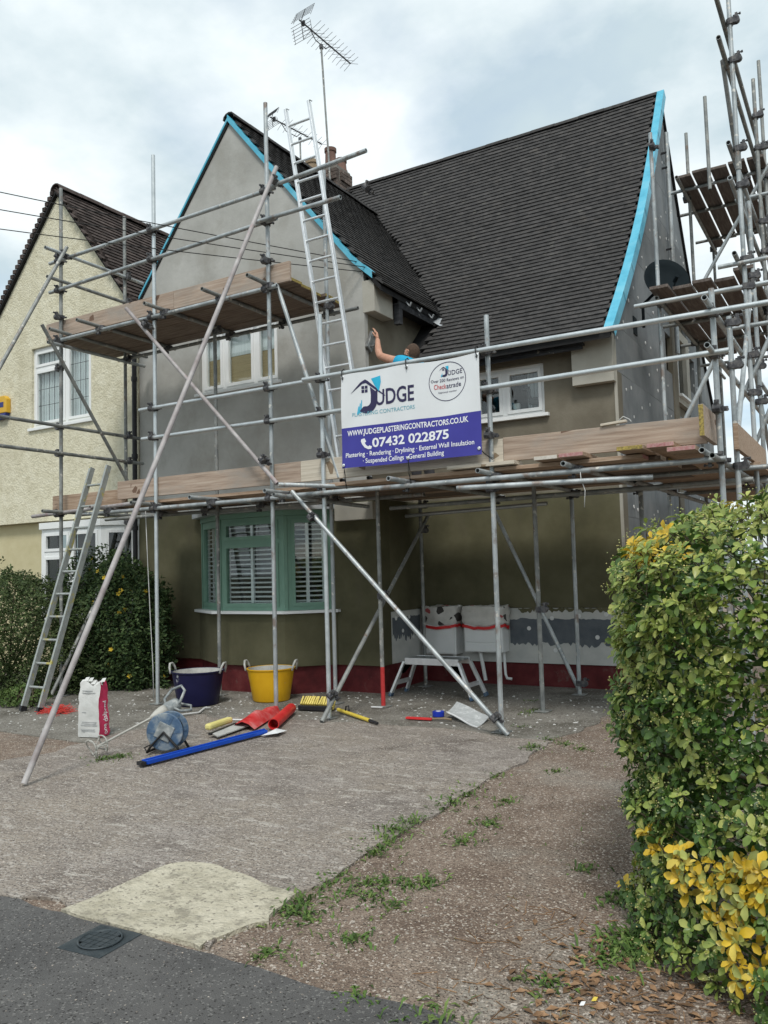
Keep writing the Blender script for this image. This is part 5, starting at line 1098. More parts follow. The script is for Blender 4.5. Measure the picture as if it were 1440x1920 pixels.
# overhead service cables fixed to the gable
for k, (z0, dy, e, lb) in enumerate(((5.99, 5.5, (-5.55, YG-.03, 5.60), 'topmost of the three thin overhead cables reaching the gable'), (5.79, 5.5, (-5.42, YG-.03, 5.50), 'middle of the three thin overhead cables reaching the gable'), (5.57, 5.5, (-5.50, YG-.03, 5.46), 'lowest of the three thin overhead cables reaching the gable'))):
    p, e = Vector((-8.09, dy, z0)), Vector(e); p = p+(p-e)*1.2
    pts = [p.lerp(e, t/24)+Vector((0, 0, -.10*math.sin(math.pi*t/24))) for t in range(25)]
    m = MB(); m.path(pts, .006, 6); o = m.build('overhead_cable', 'cable_black', None, True); tag(o, lb, 'cable', 'overhead cables')
# electricity and gas meter boxes under splashed wrapping
def meterbox(x0, x1, z0, z1, yb, label, split):
    a = empty('meter_box', ((x0+x1)/2, yb, z0), label, 'meter box', 'meter boxes on the front wall'); d = .22
    m = MB(); m.box((x0, yb-d, z0), (x1, yb-.008, z1)); m.build('cabinet', 'upvc', a, bevel=.012)
    m = MB(); m.box((x0+.02, yb-d-.012, z0+(.13 if split else .02)), (x1-.02, yb-d-.001, z1-.02)); m.build('door', 'upvc', a, bevel=.004)
    if split: m = MB(); m.box((x0+.02, yb-d-.010, z0+.015), (x1-.02, yb-d-.001, z0+.115)); m.build('lower_panel', 'upvc', a, bevel=.004)
    # crumpled sheet tied over the top
    w = MB(); nu, nv = 26, 12; vs = []
    cx, cy = (x0+x1)/2, yb-d/2-.01; hw, hd = (x1-x0)/2+.035, d/2+.03
    for j in range(nv+1):
        t = j/nv; zz = lerp(z1-.16, z1+.07, min(1, t*1.5)); sc = 1 if t < .6 else 1-.8*((t-.6)/.4)**2
        for i in range(nu):
            an = 2*math.pi*i/nu; c, s_ = math.cos(an), math.sin(an); rr = 1/max(abs(c), abs(s_))**.75
            n_ = noise.noise(Vector((c*3+x0*5, s_*3, t*5)))*.035
            vs.append((cx+c*rr*(hw*sc+n_), min(cy+s_*rr*(hd*sc+n_), yb-.012), zz+n_*.8-.02*math.sin(an*3)*(1-t)))
    fs = [(j*nu+i, j*nu+(i+1) % nu, (j+1)*nu+(i+1) % nu, (j+1)*nu+i) for j in range(nv) for i in range(nu)]+[tuple(nv*nu+i for i in range(nu))]
    w.add(vs, fs).build('plastic_wrap', 'wrap', a, True)
    m = MB(); b = []
    for i in range(nu+1): v = Vector(vs[i % nu]); b.append(v+Vector((0, -.012 if v.y < cy else 0, -.012)))
    vv = b+[p+Vector((0, 0, -.038)) for p in b]; k = len(b); m.add(vv, [(i, i+1, k+i+1, k+i) for i in range(k-1)]).build('red_tape', 'red_plastic', a, True)
    return a
meterbox(-5.26, -4.80, .46, 1.02, YM, 'white meter box with splashed plastic wrap, the one beside the return wall', False)
meterbox(-4.68, -4.14, .50, 1.02, YM, 'white meter box with splashed wrap and a split lower panel', True)
for x0, x1, lb in ((-4.88, -4.84, 'short grey pipe under the meter box beside the return wall'), (-4.50, -4.44, 'straight white pipe below the split meter box')):
    m = MB(); m.tube((x0, YM-.12, .50), (x1, YM-.12, .13), .025, 10); o = m.build('pipe', 'upvc', None, 'auto'); tag(o, lb, 'pipe')
m = MB(); m.path([(-4.17, YM-.12, .52), (-4.16, YM-.12, .22), (-4.14, YM-.12, .17), (-4.08, YM-.10, .16)], .018, 10); tag(m.build('pipe', 'upvc', None, True), 'bent white pipe at the right of the split meter box', 'pipe')

# ================================================================== THINGS ON THE GROUND
def tub(name, label, x, y, r0, r1, h, mat, fill):
    a = empty(name, (x, y, gz(y)+.013), label, 'tub'); b = Matrix.Translation((x, y, gz(y)+.013))
    m = MB(); m.lathe([(r0*.96, 0), (r0, .015), (lerp(r0, r1, .5), h*.5), (r1, h-.02), (r1+.012, h-.012), (r1+.012, h), (r1-.006, h), (lerp(r0, r1, .5)-.008, h*.5), (r0-.01, .03), (0, .03)], 36, b); m.build('body', mat, a, 'auto')
    m = MB(); nu = 36; ring_ = []
    m.lathe([(r1-.008, h-.004), (r1-.022, h*.80), (lerp(r0, r1, .4)-.012, h*.38)], 36, b); m.f = m.f[:-2]; m.build('splash_coat', 'slurry', a, True)
    m = MB(); m.lathe([(lerp(r0, r1, fill)-.012, h*fill), (.02, h*fill+.03)], 24, b); m.build('contents', 'slurry', a, True)
    for sy, an in ((1, R(200)), (-1, R(20))):
        c, s_ = math.cos(an), math.sin(an); t = Vector((-s_, c, 0)); o = Vector((x, y, gz(y)+.013))+Vector((c, s_, 0))*(r1+.008)
        m = MB(); m.path([o-t*.085+Vector((0, 0, h-.03)), o-t*.07+Vector((c*.02, s_*.02, h+.045)), o-t*.035+Vector((c*.03, s_*.03, h+.085)), o+t*.035+Vector((c*.03, s_*.03, h+.085)), o+t*.07+Vector((c*.02, s_*.02, h+.045)), o+t*.085+Vector((0, 0, h-.03))], .013, 8); m.build('handle', mat if name == 'yellow_tub' else 'slurry', a, True)
    return a
tub('builders_tub', 'dark blue builder tub caked with render beside the scaffold standard', -7.11, 7.48, .245, .305, .40, 'tub_blue', .45)
tub('builders_tub', 'yellow builder tub in front of the bay window', -6.43, 8.03, .225, .285, .39, 'tub_yellow', .4)
# cement bag
bg_ = empty('cement_bag', (-6.72, 5.62, gz(5.6)), 'tall white and pink paper cement bag standing open', 'bag')
BM = Matrix.Translation((-6.76, 5.64, gz(5.64)+.014)) @ Matrix.Rotation(R(14), 4, 'Z')
def bagp(u, v, sidei):
    """rumpled box: sidei 0 front,1 right,2 back,3 left; u 0..1 around, v 0..1 up"""
    w_, d_, h_ = .25, .15, .52
    c = [(-w_/2, -d_/2), (w_/2, -d_/2), (w_/2, d_/2), (-w_/2, d_/2)]; a, b = c[sidei], c[(sidei+1) % 4]
    x, y = lerp(a[0], b[0], u), lerp(a[1], b[1], u); pin = 1-.10*v; fat = 1+.06*math.sin(v*3.1)
    y *= (1-.35*v**3)*fat; x *= pin+.03*math.sin(v*9)
    n_ = .010*noise.noise(Vector((x*14, y*14, v*8)))
    return Vector((x+n_, y+n_, v*h_+(.025*math.sin(u*7+sidei*2) if v > .97 else 0)))
for grp, ids, mt in (('front_panel', (0,), 'bag_white'), ('side_panel', (1,), 'bag_pink'), ('back_panel', (2, 3), 'bag_white')):
    m = MB()
    for s_ in ids:
        nu, nv = 8, 14; vs = [BM @ bagp(i/nu, j/nv, s_) for j in range(nv+1) for i in range(nu+1)]
        m.add(vs, [(j*(nu+1)+i, j*(nu+1)+i+1, (j+1)*(nu+1)+i+1, (j+1)*(nu+1)+i) for j in range(nv) for i in range(nu)])
    m.build(grp, mt, bg_, True)
text('one dalprod', 0, 0, .09, 'paint_white', .62, .012, place=lambda a, b: BM @ (bagp(.72-b*4.2, .04+a, 1)+Vector((.0035, 0, 0))), parent=bg_)
m = MB()                                           # grey small print as bars of text lines on the front
for k, (v, l) in enumerate(((.86, .5), (.82, .62), (.46, .2), (.28, .7), (.25, .66), (.22, .7), (.14, .6), (.11, .64))):
    a, b = BM @ (bagp(.16, v, 0)+Vector((0, -.003, 0))), BM @ (bagp(.16+l, v, 0)+Vector((0, -.003, 0))); m.bar(a, b, .002, .008)
tag(m.build('small_print', 'print_grey', bg_), kind='stuff')
m = MB()
for k in range(7): u = k/6; p = BM @ bagp(u, 1, 0); m.add([p, p+Vector((.04, .02, .0)), p+Vector((.03, .05, .035)), p+Vector((-.01, .04, .03))], [(0, 1, 2, 3)])
tag(m.build('torn_mouth', 'bag_white', bg_), kind='stuff')
# cable reel
rl = empty('cable_reel', (-5.48, 5.36, gz(5.3)), 'dusty blue cable reel on a tubular stand by the straightedge', 'cable reel')
RC = Vector((-5.50, 5.40, .225)); ra = Vector((.42, -.90, .05)).normalized(); q = ra.to_track_quat('Z', 'Y').to_matrix().to_4x4()
for k, off in enumerate((-.075, .075)):
    q.translation = RC+ra*off; m = MB(); m.lathe([(.06, -.008), (.155, -.008), (.165, -.002), (.165, .006), (.155, .008), (.06, .008)], 36, q); m.build('flange', 'reel_blue', rl, True)
    for j in range(6): a = j*R(60); m = MB(); m.box((.05, -.012, -.012), (.15, .012, .012), q @ Matrix.Rotation(a, 4, 'Z')); m.build('spoke', 'reel_blue', rl)
q.translation = RC; m = MB(); m.lathe([(.07, -.07), (.12, -.066), (.125, 0), (.12, .066), (.07, .07)], 28, q); m.build('wound_cable', 'cable_black', rl, True)
q.translation = RC+ra*.085; m = MB(); m.box((-.075, -.07, -.004), (.075, .07, .012), q @ Matrix.Rotation(R(-25), 4, 'Z')); m.build('socket_panel', 'mixer_grey', rl, bevel=.006)
for off in (-.11, .11):
    o = RC+ra*off; t = Vector((ra.y, -ra.x, 0)).normalized(); zb = gz(5.3)+.034
    m = MB(); m.path([Vector((o.x, o.y, zb))-t*.15, Vector((o.x, o.y, zb+.05))-t*.12, o, Vector((o.x, o.y, zb+.05))+t*.12, Vector((o.x, o.y, zb))+t*.15], .011, 8); m.build('stand_leg', 'cable_black', rl, True)
t = Vector((ra.y, -ra.x, 0)).normalized()
for sg in (-1, 1): m = MB(); a = Vector((RC.x, RC.y, gz(5.3)+.034))+t*.15*sg; m.tube(a-ra*.11, a+ra*.11, .011, 8); m.build('stand_bar', 'cable_black', rl)
# paddle mixer lying against the reel
mx_ = empty('paddle_mixer', (-5.95, 4.95, gz(5)), 'plaster mixing drill with ring paddle leaning on the cable reel', 'mixer')
P0, P1 = Vector((-5.98, 5.02, .115)), Vector((-5.82, 5.52, .30)); dv = (P1-P0).normalized()
m = MB(); m.tube(P0, P1, .010, 10); m.build('shaft', 'dusty_steel', mx_, 'auto')
sx_ = dv.cross(Vector((0, 0, 1))).normalized(); ux = sx_.cross(dv)
for k, (of, rr) in enumerate(((-.04, .085), (.07, .075))):
    c = P0+dv*of; m = MB(); m.path([c+(sx_*math.cos(a)+ux*math.sin(a))*rr+dv*.01*math.sin(2*a) for a in [2*math.pi*i/20 for i in range(21)]], .007, 6); m.build('paddle_ring', 'dusty_steel', mx_, True)
for k in range(3): a = k*2.09; m = MB(); e = (sx_*math.cos(a)+ux*math.sin(a)); m.path([P0-dv*.04+e*.085, P0+e*.02+dv*.01, P0+dv*.07+e*.075], .006, 6); m.build('paddle_blade', 'dusty_steel', mx_, True)
q = dv.to_track_quat('Z', 'Y').to_matrix().to_4x4(); q.translation = P1-dv*.02
m = MB(); m.lathe([(.018, 0), (.028, .03), (.045, .07), (.055, .12), (.055, .16)], 18, q); m.build('gearbox', 'dusty_steel', mx_, True)
m = MB(); m.lathe([(.058, .16), (.064, .18), (.064, .27), (.055, .30), (.02, .31)], 18, q); m.build('motor', 'mixer_grey', mx_, True)
m = MB(); hp_ = [q @ Vector(p) for p in ((.05, 0, .20), (.10, .07, .23), (.10, .12, .33), (.03, .13, .40), (-.05, .10, .38), (-.06, .03, .30), (-.04, 0, .25))]; m.path(hp_, .014, 8); m.build('handle', 'mixer_grey', mx_, True)
m = MB(); m.path([q @ Vector(p) for p in ((-.05, 0, .22), (-.11, -.04, .25), (-.11, -.08, .35), (-.03, -.07, .40), (.02, -.02, .33))], .013, 8); m.build('handle', 'mixer_grey', mx_, True)
m = MB(); m.path([q @ Vector((0, 0, .30)), (-5.62, 5.62, .30), (-5.74, 5.45, .08), (-5.85, 5.45, .036), (-5.65, 5.30, .036)], .006, 6); m.build('flex', 'cable_black', mx_, True)
# blue straightedge
m = MB(); st = empty('straightedge', (-5.2, 5.6, gz(5.6)), 'long blue aluminium straightedge lying on the drive', 'straightedge')
m.bar((-5.29, 4.93, gz(4.9)+.05), (-5.16, 6.33, gz(6.3)+.05), .085, .034); m.build('blade', 'edge_blue', st, bevel=.004)
m = MB(); m.bar((-5.29, 4.93, gz(4.9)+.071), (-5.16, 6.33, gz(6.3)+.071), .022, .008); m.build('rib', 'edge_blue', st, bevel=.003)
m = MB(); m.bar((-5.305, 4.88, gz(4.9)+.045), (-5.292, 4.925, gz(4.9)+.045), .08, .028); m.build('end_cap', 'black_plastic', st)
m = MB(); m.add([(-5.42, 5.0, gz(5)+.026), (-5.33, 4.9, gz(5)+.026), (-5.30, 4.99, gz(5)+.04), (-5.38, 5.08, gz(5)+.03)], [(0, 1, 2, 3)]); m.build('torn_tape', 'slurry', st)
# red pipe and folded red sheet
m = MB(); m.tube((-5.21, 6.53, gz(6.5)+.075), (-5.62, 7.36, gz(7.3)+.07), .055, 20, hollow=.006); tag(m.build('plastic_pipe', 'red_plastic', None, 'auto'), 'short red plastic pipe lying with its open end to the street', 'pipe')
m = MB(); nu, nv = 14, 12; vs = []
for j in range(nv+1):
    for i in range(nu+1):
        u, v = i/nu, j/nv; b = Vector((-5.36, 6.42)).lerp(Vector((-5.70, 7.28)), v); d_ = Vector((-.30, -.02)).lerp(Vector((-.16, .05)), v**1.5)
        p = b+d_*u; zz = gz(p.y)+.034+.10*math.sin(math.pi*min(1, u*1.05))*(.5+.5*math.sin(math.pi*min(1, v*.9+.1)))+.03*(noise.noise(Vector((u*4, v*4, 1))))*math.sin(math.pi*u)
        vs.append((p.x, p.y, zz))
m.add(vs, [(j*(nu+1)+i, j*(nu+1)+i+1, (j+1)*(nu+1)+i+1, (j+1)*(nu+1)+i) for j in range(nv) for i in range(nu)]); tag(m.build('plastic_sheet', 'red_sheet', None, True), 'crumpled red plastic sheet beside the red pipe', 'sheet')
# white splashed float blade with yellow handle
tw = empty('finishing_trowel', (-5.6, 6.3, gz(6.3)), 'wide render-caked blade with a yellow foam handle by the straightedge', 'trowel')
m = MB(); m.add([(-5.44, 5.98, gz(6)+.035), (-5.60, 6.05, gz(6)+.05), (-5.72, 6.86, gz(6.9)+.06), (-5.56, 6.86, gz(6.9)+.035), (-5.44, 5.98, gz(6)+.045), (-5.60, 6.05, gz(6)+.06), (-5.72, 6.86, gz(6.9)+.07), (-5.56, 6.86, gz(6.9)+.045)], [(0, 1, 2, 3), (7, 6, 5, 4), (0, 4, 5, 1), (1, 5, 6, 2), (2, 6, 7, 3), (3, 7, 4, 0)]); m.build('blade', 'slurry', tw)
m = MB(); m.bar((-5.70, 6.12, gz(6.2)+.085), (-5.76, 6.52, gz(6.5)+.085), .075, .06); m.build('handle', 'yellow_soft', tw, bevel=.02)
m = MB(); m.bar((-5.56, 6.0, gz(6)+.052), (-5.66, 6.5, gz(6)+.06), .03, .02); m.build('spine', 'black_plastic', tw)
m = MB(); vs = [(-5.10, 6.20), (-4.96, 6.28), (-5.02, 6.50), (-5.12, 6.46)]; vs = [Vector((x, y, gz(y)+.034+.02*(i % 2))) for i, (x, y) in enumerate(vs)]; c_ = sum(vs, Vector())/4+Vector((0, 0, .02))
m.add(vs+[c_], [(0, 1, 4), (1, 2, 4), (2, 3, 4), (3, 0, 4)]); tag(m.build('rag', 'paper_white'), 'small white rag by the end of the blue straightedge', 'rag')
# broom
br = empty('broom', (-5.5, 7.7, gz(7.7)), 'yellow broom with its handle pointing right lying by the standards', 'broom')
bz = gz(7.7)+.013
m = MB(); m.bar((-5.66, 7.55, bz+.03), (-5.26, 7.62, bz+.03), .05, .055); m.build('head', 'black_plastic', br, bevel=.008)
m = MB(); rnd = random.Random(3)
for k in range(15):
    for j in range(3):
        a = Vector((-5.65+.385*k/14, 7.58+.065*k/14, bz+.02+.022*j)); m.bar(a, a+Vector((-.03+rnd.uniform(-.01, .01), .10+rnd.uniform(-.01, .01), .03+.02*j)), .018, .016)
tag(m.build('bristles', 'bristle', br), kind='stuff')
m = MB(); m.tube((-5.16, 7.60, bz+.03), (-4.52, 7.22, bz+.02), .019, 12); m.build('pole', 'yellow_plastic', br, 'auto')
m = MB(); m.tube((-4.52, 7.22, bz+.02), (-4.37, 7.13, bz+.018), .017, 10, r2=.013); m.build('grip', 'black_plastic', br, 'auto')
m = MB(); m.path([(-5.0, 7.50, bz+.03), (-4.99, 7.5, bz+.09), (-4.95, 7.49, bz+.10), (-4.93, 7.47, bz+.03)], .008, 6); m.build('hanging_loop', 'black_plastic', br, True)
# tape roll, mesh sheet, red stick
m = MB(); m.lathe([(.026, 0), (.058, 0), (.062, .004), (.062, .05), (.058, .054), (.026, .054)], 28, Matrix.Translation((-4.02, 7.78, gz(7.78)+.014))); tr_ = m.build('tape_roll', 'tape_roll', None, 'auto'); tag(tr_, 'roll of blue tape on the yard near the mesh sheet', 'tape')
m = MB(); m.lathe([(.02, .0), (.027, .0), (.027, .056), (.02, .056)], 20, Matrix.Translation((-4.02, 7.78, gz(7.78)+.014))); m.build('core', 'paper_white', tr_, 'auto')
ms_ = MB(); nu, nv = 12, 8; vs = []; A = [Vector(p) for p in ((-3.90, 7.74), (-3.42, 7.44), (-3.44, 7.78), (-3.95, 8.08))]
for j in range(nv+1):
    for i in range(nu+1):
        u, v = i/nu, j/nv; p = A[0].lerp(A[1], u).lerp(A[3].lerp(A[2], u), v); vs.append((p.x, p.y, gz(p.y)+.016+.055*(1-u)**2+.05*v*v+.012*math.sin(u*5)))
k = len(vs); fs = [(j*(nu+1)+i, j*(nu+1)+i+1, (j+1)*(nu+1)+i+1, (j+1)*(nu+1)+i) for j in range(nv) for i in range(nu)]
ms_.add(vs+[(x, y, z+.004) for x, y, z in vs], fs+[tuple(k+i for i in f) for f in fs]); o = ms_.build('plastic_board', 'mesh_white', None, True); tag(o, 'curled pale grey plastic sheet lying by the foot of the brace', 'sheet')
m = MB(); e = [Vector(vs[i])+Vector((0, -.008, .004)) for i in range(nu+1)]; m.path(e, .010, 6); m.build('white_edge', 'paper_white', o, True)
m = MB(); m.bar((-4.26, 7.52, gz(7.5)+.03), (-3.98, 7.56, gz(7.5)+.028), .05, .02); sb = m.build('hand_brush', 'red_plastic', None, False, .004); tag(sb, 'flat red brush stock lying in front of the tape roll', 'brush')
m = MB(); m.path([(-3.98, 7.56, gz(7.5)+.03), (-3.86, 7.60, gz(7.5)+.035), (-3.78, 7.60, gz(7.5)+.03)], .011, 8); m.build('handle', 'pot_buff', sb, True)
# hop-up platform
hu = empty('hop_up_platform', (-4.6, 8.95, gz(9)), 'low aluminium work platform standing under the deck before the meter boxes', 'work platform')
H0, H1, HYa, HYb, HZ = -4.98, -4.28, 8.82, 9.12, .50
m = MB(); m.box((H0, HYa, HZ), (H1, HYb, HZ+.018)); m.build('tread', 'mixer_grey', hu, bevel=.003)
for y in (HYa-.012, HYb+.001): m = MB(); m.box((H0-.01, y, HZ-.055), (H1+.01, y+.011, HZ+.024)); m.build('side_rail', 'alu', hu, bevel=.003)
for sx, x in ((-1, H0), (1, H1)):
    for y in (HYa+.0, HYb-.0):
        zz = gz(y)+.014; f0, f1 = Vector((x+sx*.015, y, HZ-.02)), Vector((x+sx*.20, y+(-.05 if y < 9 else .05), zz))
        m = MB(); m.bar(f0, f1, .030, .062, up=(0, 1, 0)); m.build('leg', 'alu', hu, bevel=.003)
        m = MB(); m.bar(f1+(f0-f1)*.10, f1-(f0-f1)*.0, .036, .070, up=(0, 1, 0)); m.build('foot', 'tape_roll' if False else 'reel_blue', hu, bevel=.004)
    y0, y1 = HYa-.03, HYb+.03; a = Vector((x+sx*.12, HYa-.03, HZ*.45)); b = Vector((x+sx*.12, HYb+.03, HZ*.45)); m = MB(); m.bar(a, b, .02, .05); m.build('step', 'alu', hu)
    m = MB(); m.add([(x-sx*.09, HYa-.0135, HZ-.055), (x+sx*.01, HYa-.0135, HZ-.056), (x+sx*.055, HYa-.0135, HZ-.16), (x+sx*.02, HYa-.0135, HZ-.16)], [(0, 1, 2, 3), (3, 2, 1, 0)]); m.build('hinge_plate', 'galv', hu)
Ml = frame((H1+.075, HYa-.044, HZ-.20), (.42, -.0, -.9), (0, -1, 0))
text('HOMELY', 0, 0, .036, 'ink_navy', .17, .012, place=lambda a, b: Ml @ Vector((a, b-.015, .002)), parent=hu)
# white hose, hanging cord
m = MB(); m.path([(-6.95, 6.55, gz(6.5)+.02), (-6.75, 6.75, gz(6.7)+.025), (-6.6, 6.95, gz(6.9)+.03), (-6.75, 7.2, gz(7.2)+.03)]+[(-6.7, 7.25, gz(7.2)+.03)], .011, 8); tag(m.build('hose', 'cord_white', None, True), 'pale hose running over the yard to the blue tub', 'hose')
m = MB(); m.path([(-7.85, 7.36, 2.44), (-7.84, 7.38, 1.8), (-7.79, 7.37, 1.1), (-7.73, 7.35, .5), (-7.70, 7.33, .10)], .005, 6); tag(m.build('cord', 'cord_white', None, True), 'thin pale cord hanging beside the second standard', 'cord')
m = MB(); m.path([(-2.22, 7.2, 2.46), (-2.2, 7.15, 2.36), (-2.17, 7.16, 2.25), (-2.18, 7.15, 2.1)], .004, 6); tag(m.build('cord', 'cord_white', None, True), 'short loose cord dangling under the right deck', 'cord')
# red netting by the left ladder
rnd = random.Random(8); m = MB()
for k in range(420):
    a = rnd.uniform(0, 6.28); r_ = abs(rnd.gauss(0, .5)); x, y = -8.32+.24*r_*math.cos(a), 6.42+.16*r_*math.sin(a); z = gz(y)+.014+max(0, .07-.06*r_)*rnd.random()
    d_ = Vector((rnd.gauss(0, .05), rnd.gauss(0, .05), rnd.gauss(0, .018))); p = Vector((x, y, z+.006)); m.bar(p, p+d_, .004, .004)
tag(tag(m.build('red_netting', 'red_net'), 'tangle of red netting on the ground by the dull ladder', 'netting'), kind='stuff')
# loose bits on the toe board and yard
m = MB(); m.bar((-2.05, 7.33, 2.84), (-1.82, 7.33, 2.855), .05, .022); o = m.build('wood_offcut', 'board_pale', None, False, .004); tag(o, 'small wooden offcut lying on the right toe board', 'offcut')
m = MB(); m.path([(-1.9, 7.33, 2.86), (-1.85, 7.34, 2.90), (-1.80, 7.35, 2.87), (-1.78, 7.33, 2.845)], .004, 6); m.build('string', 'cord_white', o, True)
for x, y, l, an, lb in ((-6.0, 6.75, .22, .3, 'short white strip of plastic beside the blue tub'), (-4.95, 7.95, .14, .1, 'thin white strip beside the red foot of a standard')):
    m = MB(); p = Vector((x, y, gz(y)+.03)); m.bar(p, p+Vector((math.cos(an), math.sin(an), 0))*l, .025, .012); tag(m.build('plastic_strip', 'paper_white', None, False, .003), lb, 'plastic strip')
# yellow and white litter on the dirt
for x, y, mt, lb in ((-.99, 3.06, 'yellow_plastic', 'tiny yellow scrap on the dirt near the hedge'), (-1.02, 3.01, 'paper_white', 'tiny white scrap on the dirt next to the yellow one')):
    m = MB(); p = Vector((x, y, gz(y)+.0)); m.add([p, p+Vector((.017, .004, .003)), p+Vector((.02, .018, .012)), p+Vector((.003, .014, .008)), p+Vector((.009, .010, .013))], [(0, 1, 4), (1, 2, 4), (2, 3, 4), (3, 0, 4)]); tag(m.build('litter_scrap', mt), lb, 'litter')

# ================================================================== PLANTS
def leafgeo(l, w, fold=.18, curl=.15):
    """pointed oval leaf along +x with a raised midrib"""
    P = [(0, 0, 0), (l*.32, w*.36, fold*w), (l*.70, w*.50, fold*w-curl*l*.3), (l*.95, w*.20, -curl*l*.8), (l*.95, -w*.20, -curl*l*.8), (l*.70, -w*.50, fold*w-curl*l*.3), (l*.32, -w*.36, fold*w), (l*.34, 0, 0), (l*.70, 0, -curl*l*.35), (l, 0, -curl*l)]
    F = [(0, 7, 1), (7, 8, 2, 1), (8, 9, 3, 2), (0, 6, 7), (7, 6, 5, 8), (8, 5, 4, 9)]
    return P, F
def axes(d, up, pos, sc=1.0):
    d = d.normalized(); s_ = up.cross(d); s_ = s_.normalized() if s_.length > 1e-3 else d.orthogonal().normalized(); n = d.cross(s_)
    m = Matrix.Identity(4)
    for i in range(3): m[i][0], m[i][1], m[i][2], m[i][3] = d[i]*sc, s_[i]*sc, n[i]*sc, pos[i]
    return m
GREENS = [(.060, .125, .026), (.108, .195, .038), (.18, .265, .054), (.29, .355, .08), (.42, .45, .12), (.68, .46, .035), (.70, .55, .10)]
hedge = empty('hedge_shrub', (.2, 4.7, 0), 'big glossy evergreen shrub with yellow shoots at the right edge', 'shrub')
rnd = random.Random(21)
HC, HA, HB, HZ0, HZ1, HE = Vector((.38, 4.62, 0)), 1.42, 1.45, .02, 1.93, 3.4
def hsurf(an, t):
    """point and outward normal on the shrub's uneven skin; an = heading, t = 0 (skirt) .. 1 (crown)"""
    c, s_ = math.cos(an), math.sin(an); k = (abs(c)**HE+abs(s_)**HE)**(-1/HE)
    prof = (1.05-.05*t/.2) if t < .2 else (1 if t < .80 else max(0, 1-((t-.80)/.20)**2.4)**.42)
    b = noise.noise(Vector((c*2.2, s_*2.2, t*3.3)))*.16+noise.noise(Vector((c*6, s_*6, t*8)))*.07
    z = lerp(HZ0, HZ1, t)+.08*noise.noise(Vector((c*3*k*prof, s_*3*k*prof, 7)))
    p = Vector((HC.x+HA*k*c*prof*(1+b*.55), HC.y+HB*k*s_*prof*(1+b*.55), z))
    n = Vector((c, s_, .35+max(0, t-.6)*2.6)).normalized()
    return p, n
YEL = [(Vector(p), r_) for p, r_ in (((-.73, 3.38, 1.68), .13), ((-.79, 3.46, 1.63), .10), ((-.98, 4.10, 1.62), .14), ((-.66, 3.32, .42), .13), ((-.56, 3.3, .44), .13), ((-.47, 3.26, .36), .15), ((-.42, 3.24, .23), .15), ((-.50, 3.25, .45), .12), ((-.40, 3.22, .44), .13), ((-.34, 3.2, .33), .12), ((-1.06, 4.1, .80), .10), ((-1.04, 4.0, .15), .12), ((-.44, 4.1, 1.84), .14), ((-.80, 3.5, .5), .08))]
leaves = []; berries = MB(); twigs = MB()
def rosette(p, n, k, size, light, yellow):
    n = (n+Vector((rnd.gauss(0, .35), rnd.gauss(0, .35), rnd.gauss(.15, .3)))).normalized(); a0 = rnd.uniform(0, 6.28); u = n.orthogonal().normalized(); v = n.cross(u)
    for i in range(k):
        a = a0+i*2.4; el = lerp(.15, 1.0, i/k)+rnd.gauss(0, .12); d = (u*math.cos(a)+v*math.sin(a))*math.cos(el)+n*math.sin(el)
        d = (d+Vector((0, 0, -.12))).normalized(); sc = size*rnd.uniform(.55, 1.3)*(1-.4*i/k)
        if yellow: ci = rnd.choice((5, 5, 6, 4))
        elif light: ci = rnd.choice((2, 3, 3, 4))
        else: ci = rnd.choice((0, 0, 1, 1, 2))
        leaves.append((axes(d, n, p+n*rnd.uniform(-.012, .025)+d*.006, sc), ci))
    return n
for k in range(4900):
    an = rnd.uniform(R(150), R(330)) if rnd.random() < .86 else rnd.uniform(0, 6.28); t = rnd.random()**.9
    p, n = hsurf(an, t)
    ye = any((p-q).length < r_ for q, r_ in YEL) and rnd.random() < .85
    dep = abs(rnd.gauss(0, .05)); p = p-n*dep
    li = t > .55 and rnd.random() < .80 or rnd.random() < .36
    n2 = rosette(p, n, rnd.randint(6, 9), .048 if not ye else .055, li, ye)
    twigs.tube(p, p-n2*rnd.uniform(.05, .10), .0025, 4)
    if rnd.random() < .5 and not ye:
        c = p+n2*.035
        for j in range(rnd.randint(5, 11)):
            b = c+Vector((rnd.gauss(0, .018), rnd.gauss(0, .018), rnd.gauss(.004, .014))); r_ = rnd.uniform(.0028, .0048)
            berries.add([b+Vector(o)*r_ for o in ((1, 0, 0), (-1, 0, 0), (0, 1, 0), (0, -1, 0), (0, 0, 1), (0, 0, -1))], [(0, 2, 4), (2, 1, 4), (1, 3, 4), (3, 0, 4), (2, 0, 5), (1, 2, 5), (3, 1, 5), (0, 3, 5)], None, rnd.choice(((.50, .50, .22), (.42, .46, .20), (.58, .52, .20))))
for k in range(12000):                                  # inner leaves, from the darker greens only
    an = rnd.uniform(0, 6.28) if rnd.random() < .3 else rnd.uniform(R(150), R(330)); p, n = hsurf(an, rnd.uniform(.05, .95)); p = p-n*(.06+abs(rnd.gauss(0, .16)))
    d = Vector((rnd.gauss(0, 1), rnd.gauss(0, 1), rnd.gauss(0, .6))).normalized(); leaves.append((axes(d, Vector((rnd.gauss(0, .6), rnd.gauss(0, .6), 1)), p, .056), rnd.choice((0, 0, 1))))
LP, LF = leafgeo(1, .56)
fr = lambda p: (p-camp)
def infront(p):
    v = p-camp; d = v.dot(_f); return d > 0 and abs(v.dot(_r)/d) < .47 and abs(v.dot(_u)/d) < .62
leaves.sort(key=lambda a: (0 if infront(a[0].translation) else 1, (a[0].translation-camp).length))
lme = []
for c in GREENS:
    m = MB(); m.add(LP, LF, None, c); o = m.build('leaf', 'leaf', None, True); lme.append(o.data); bpy.data.objects.remove(o)
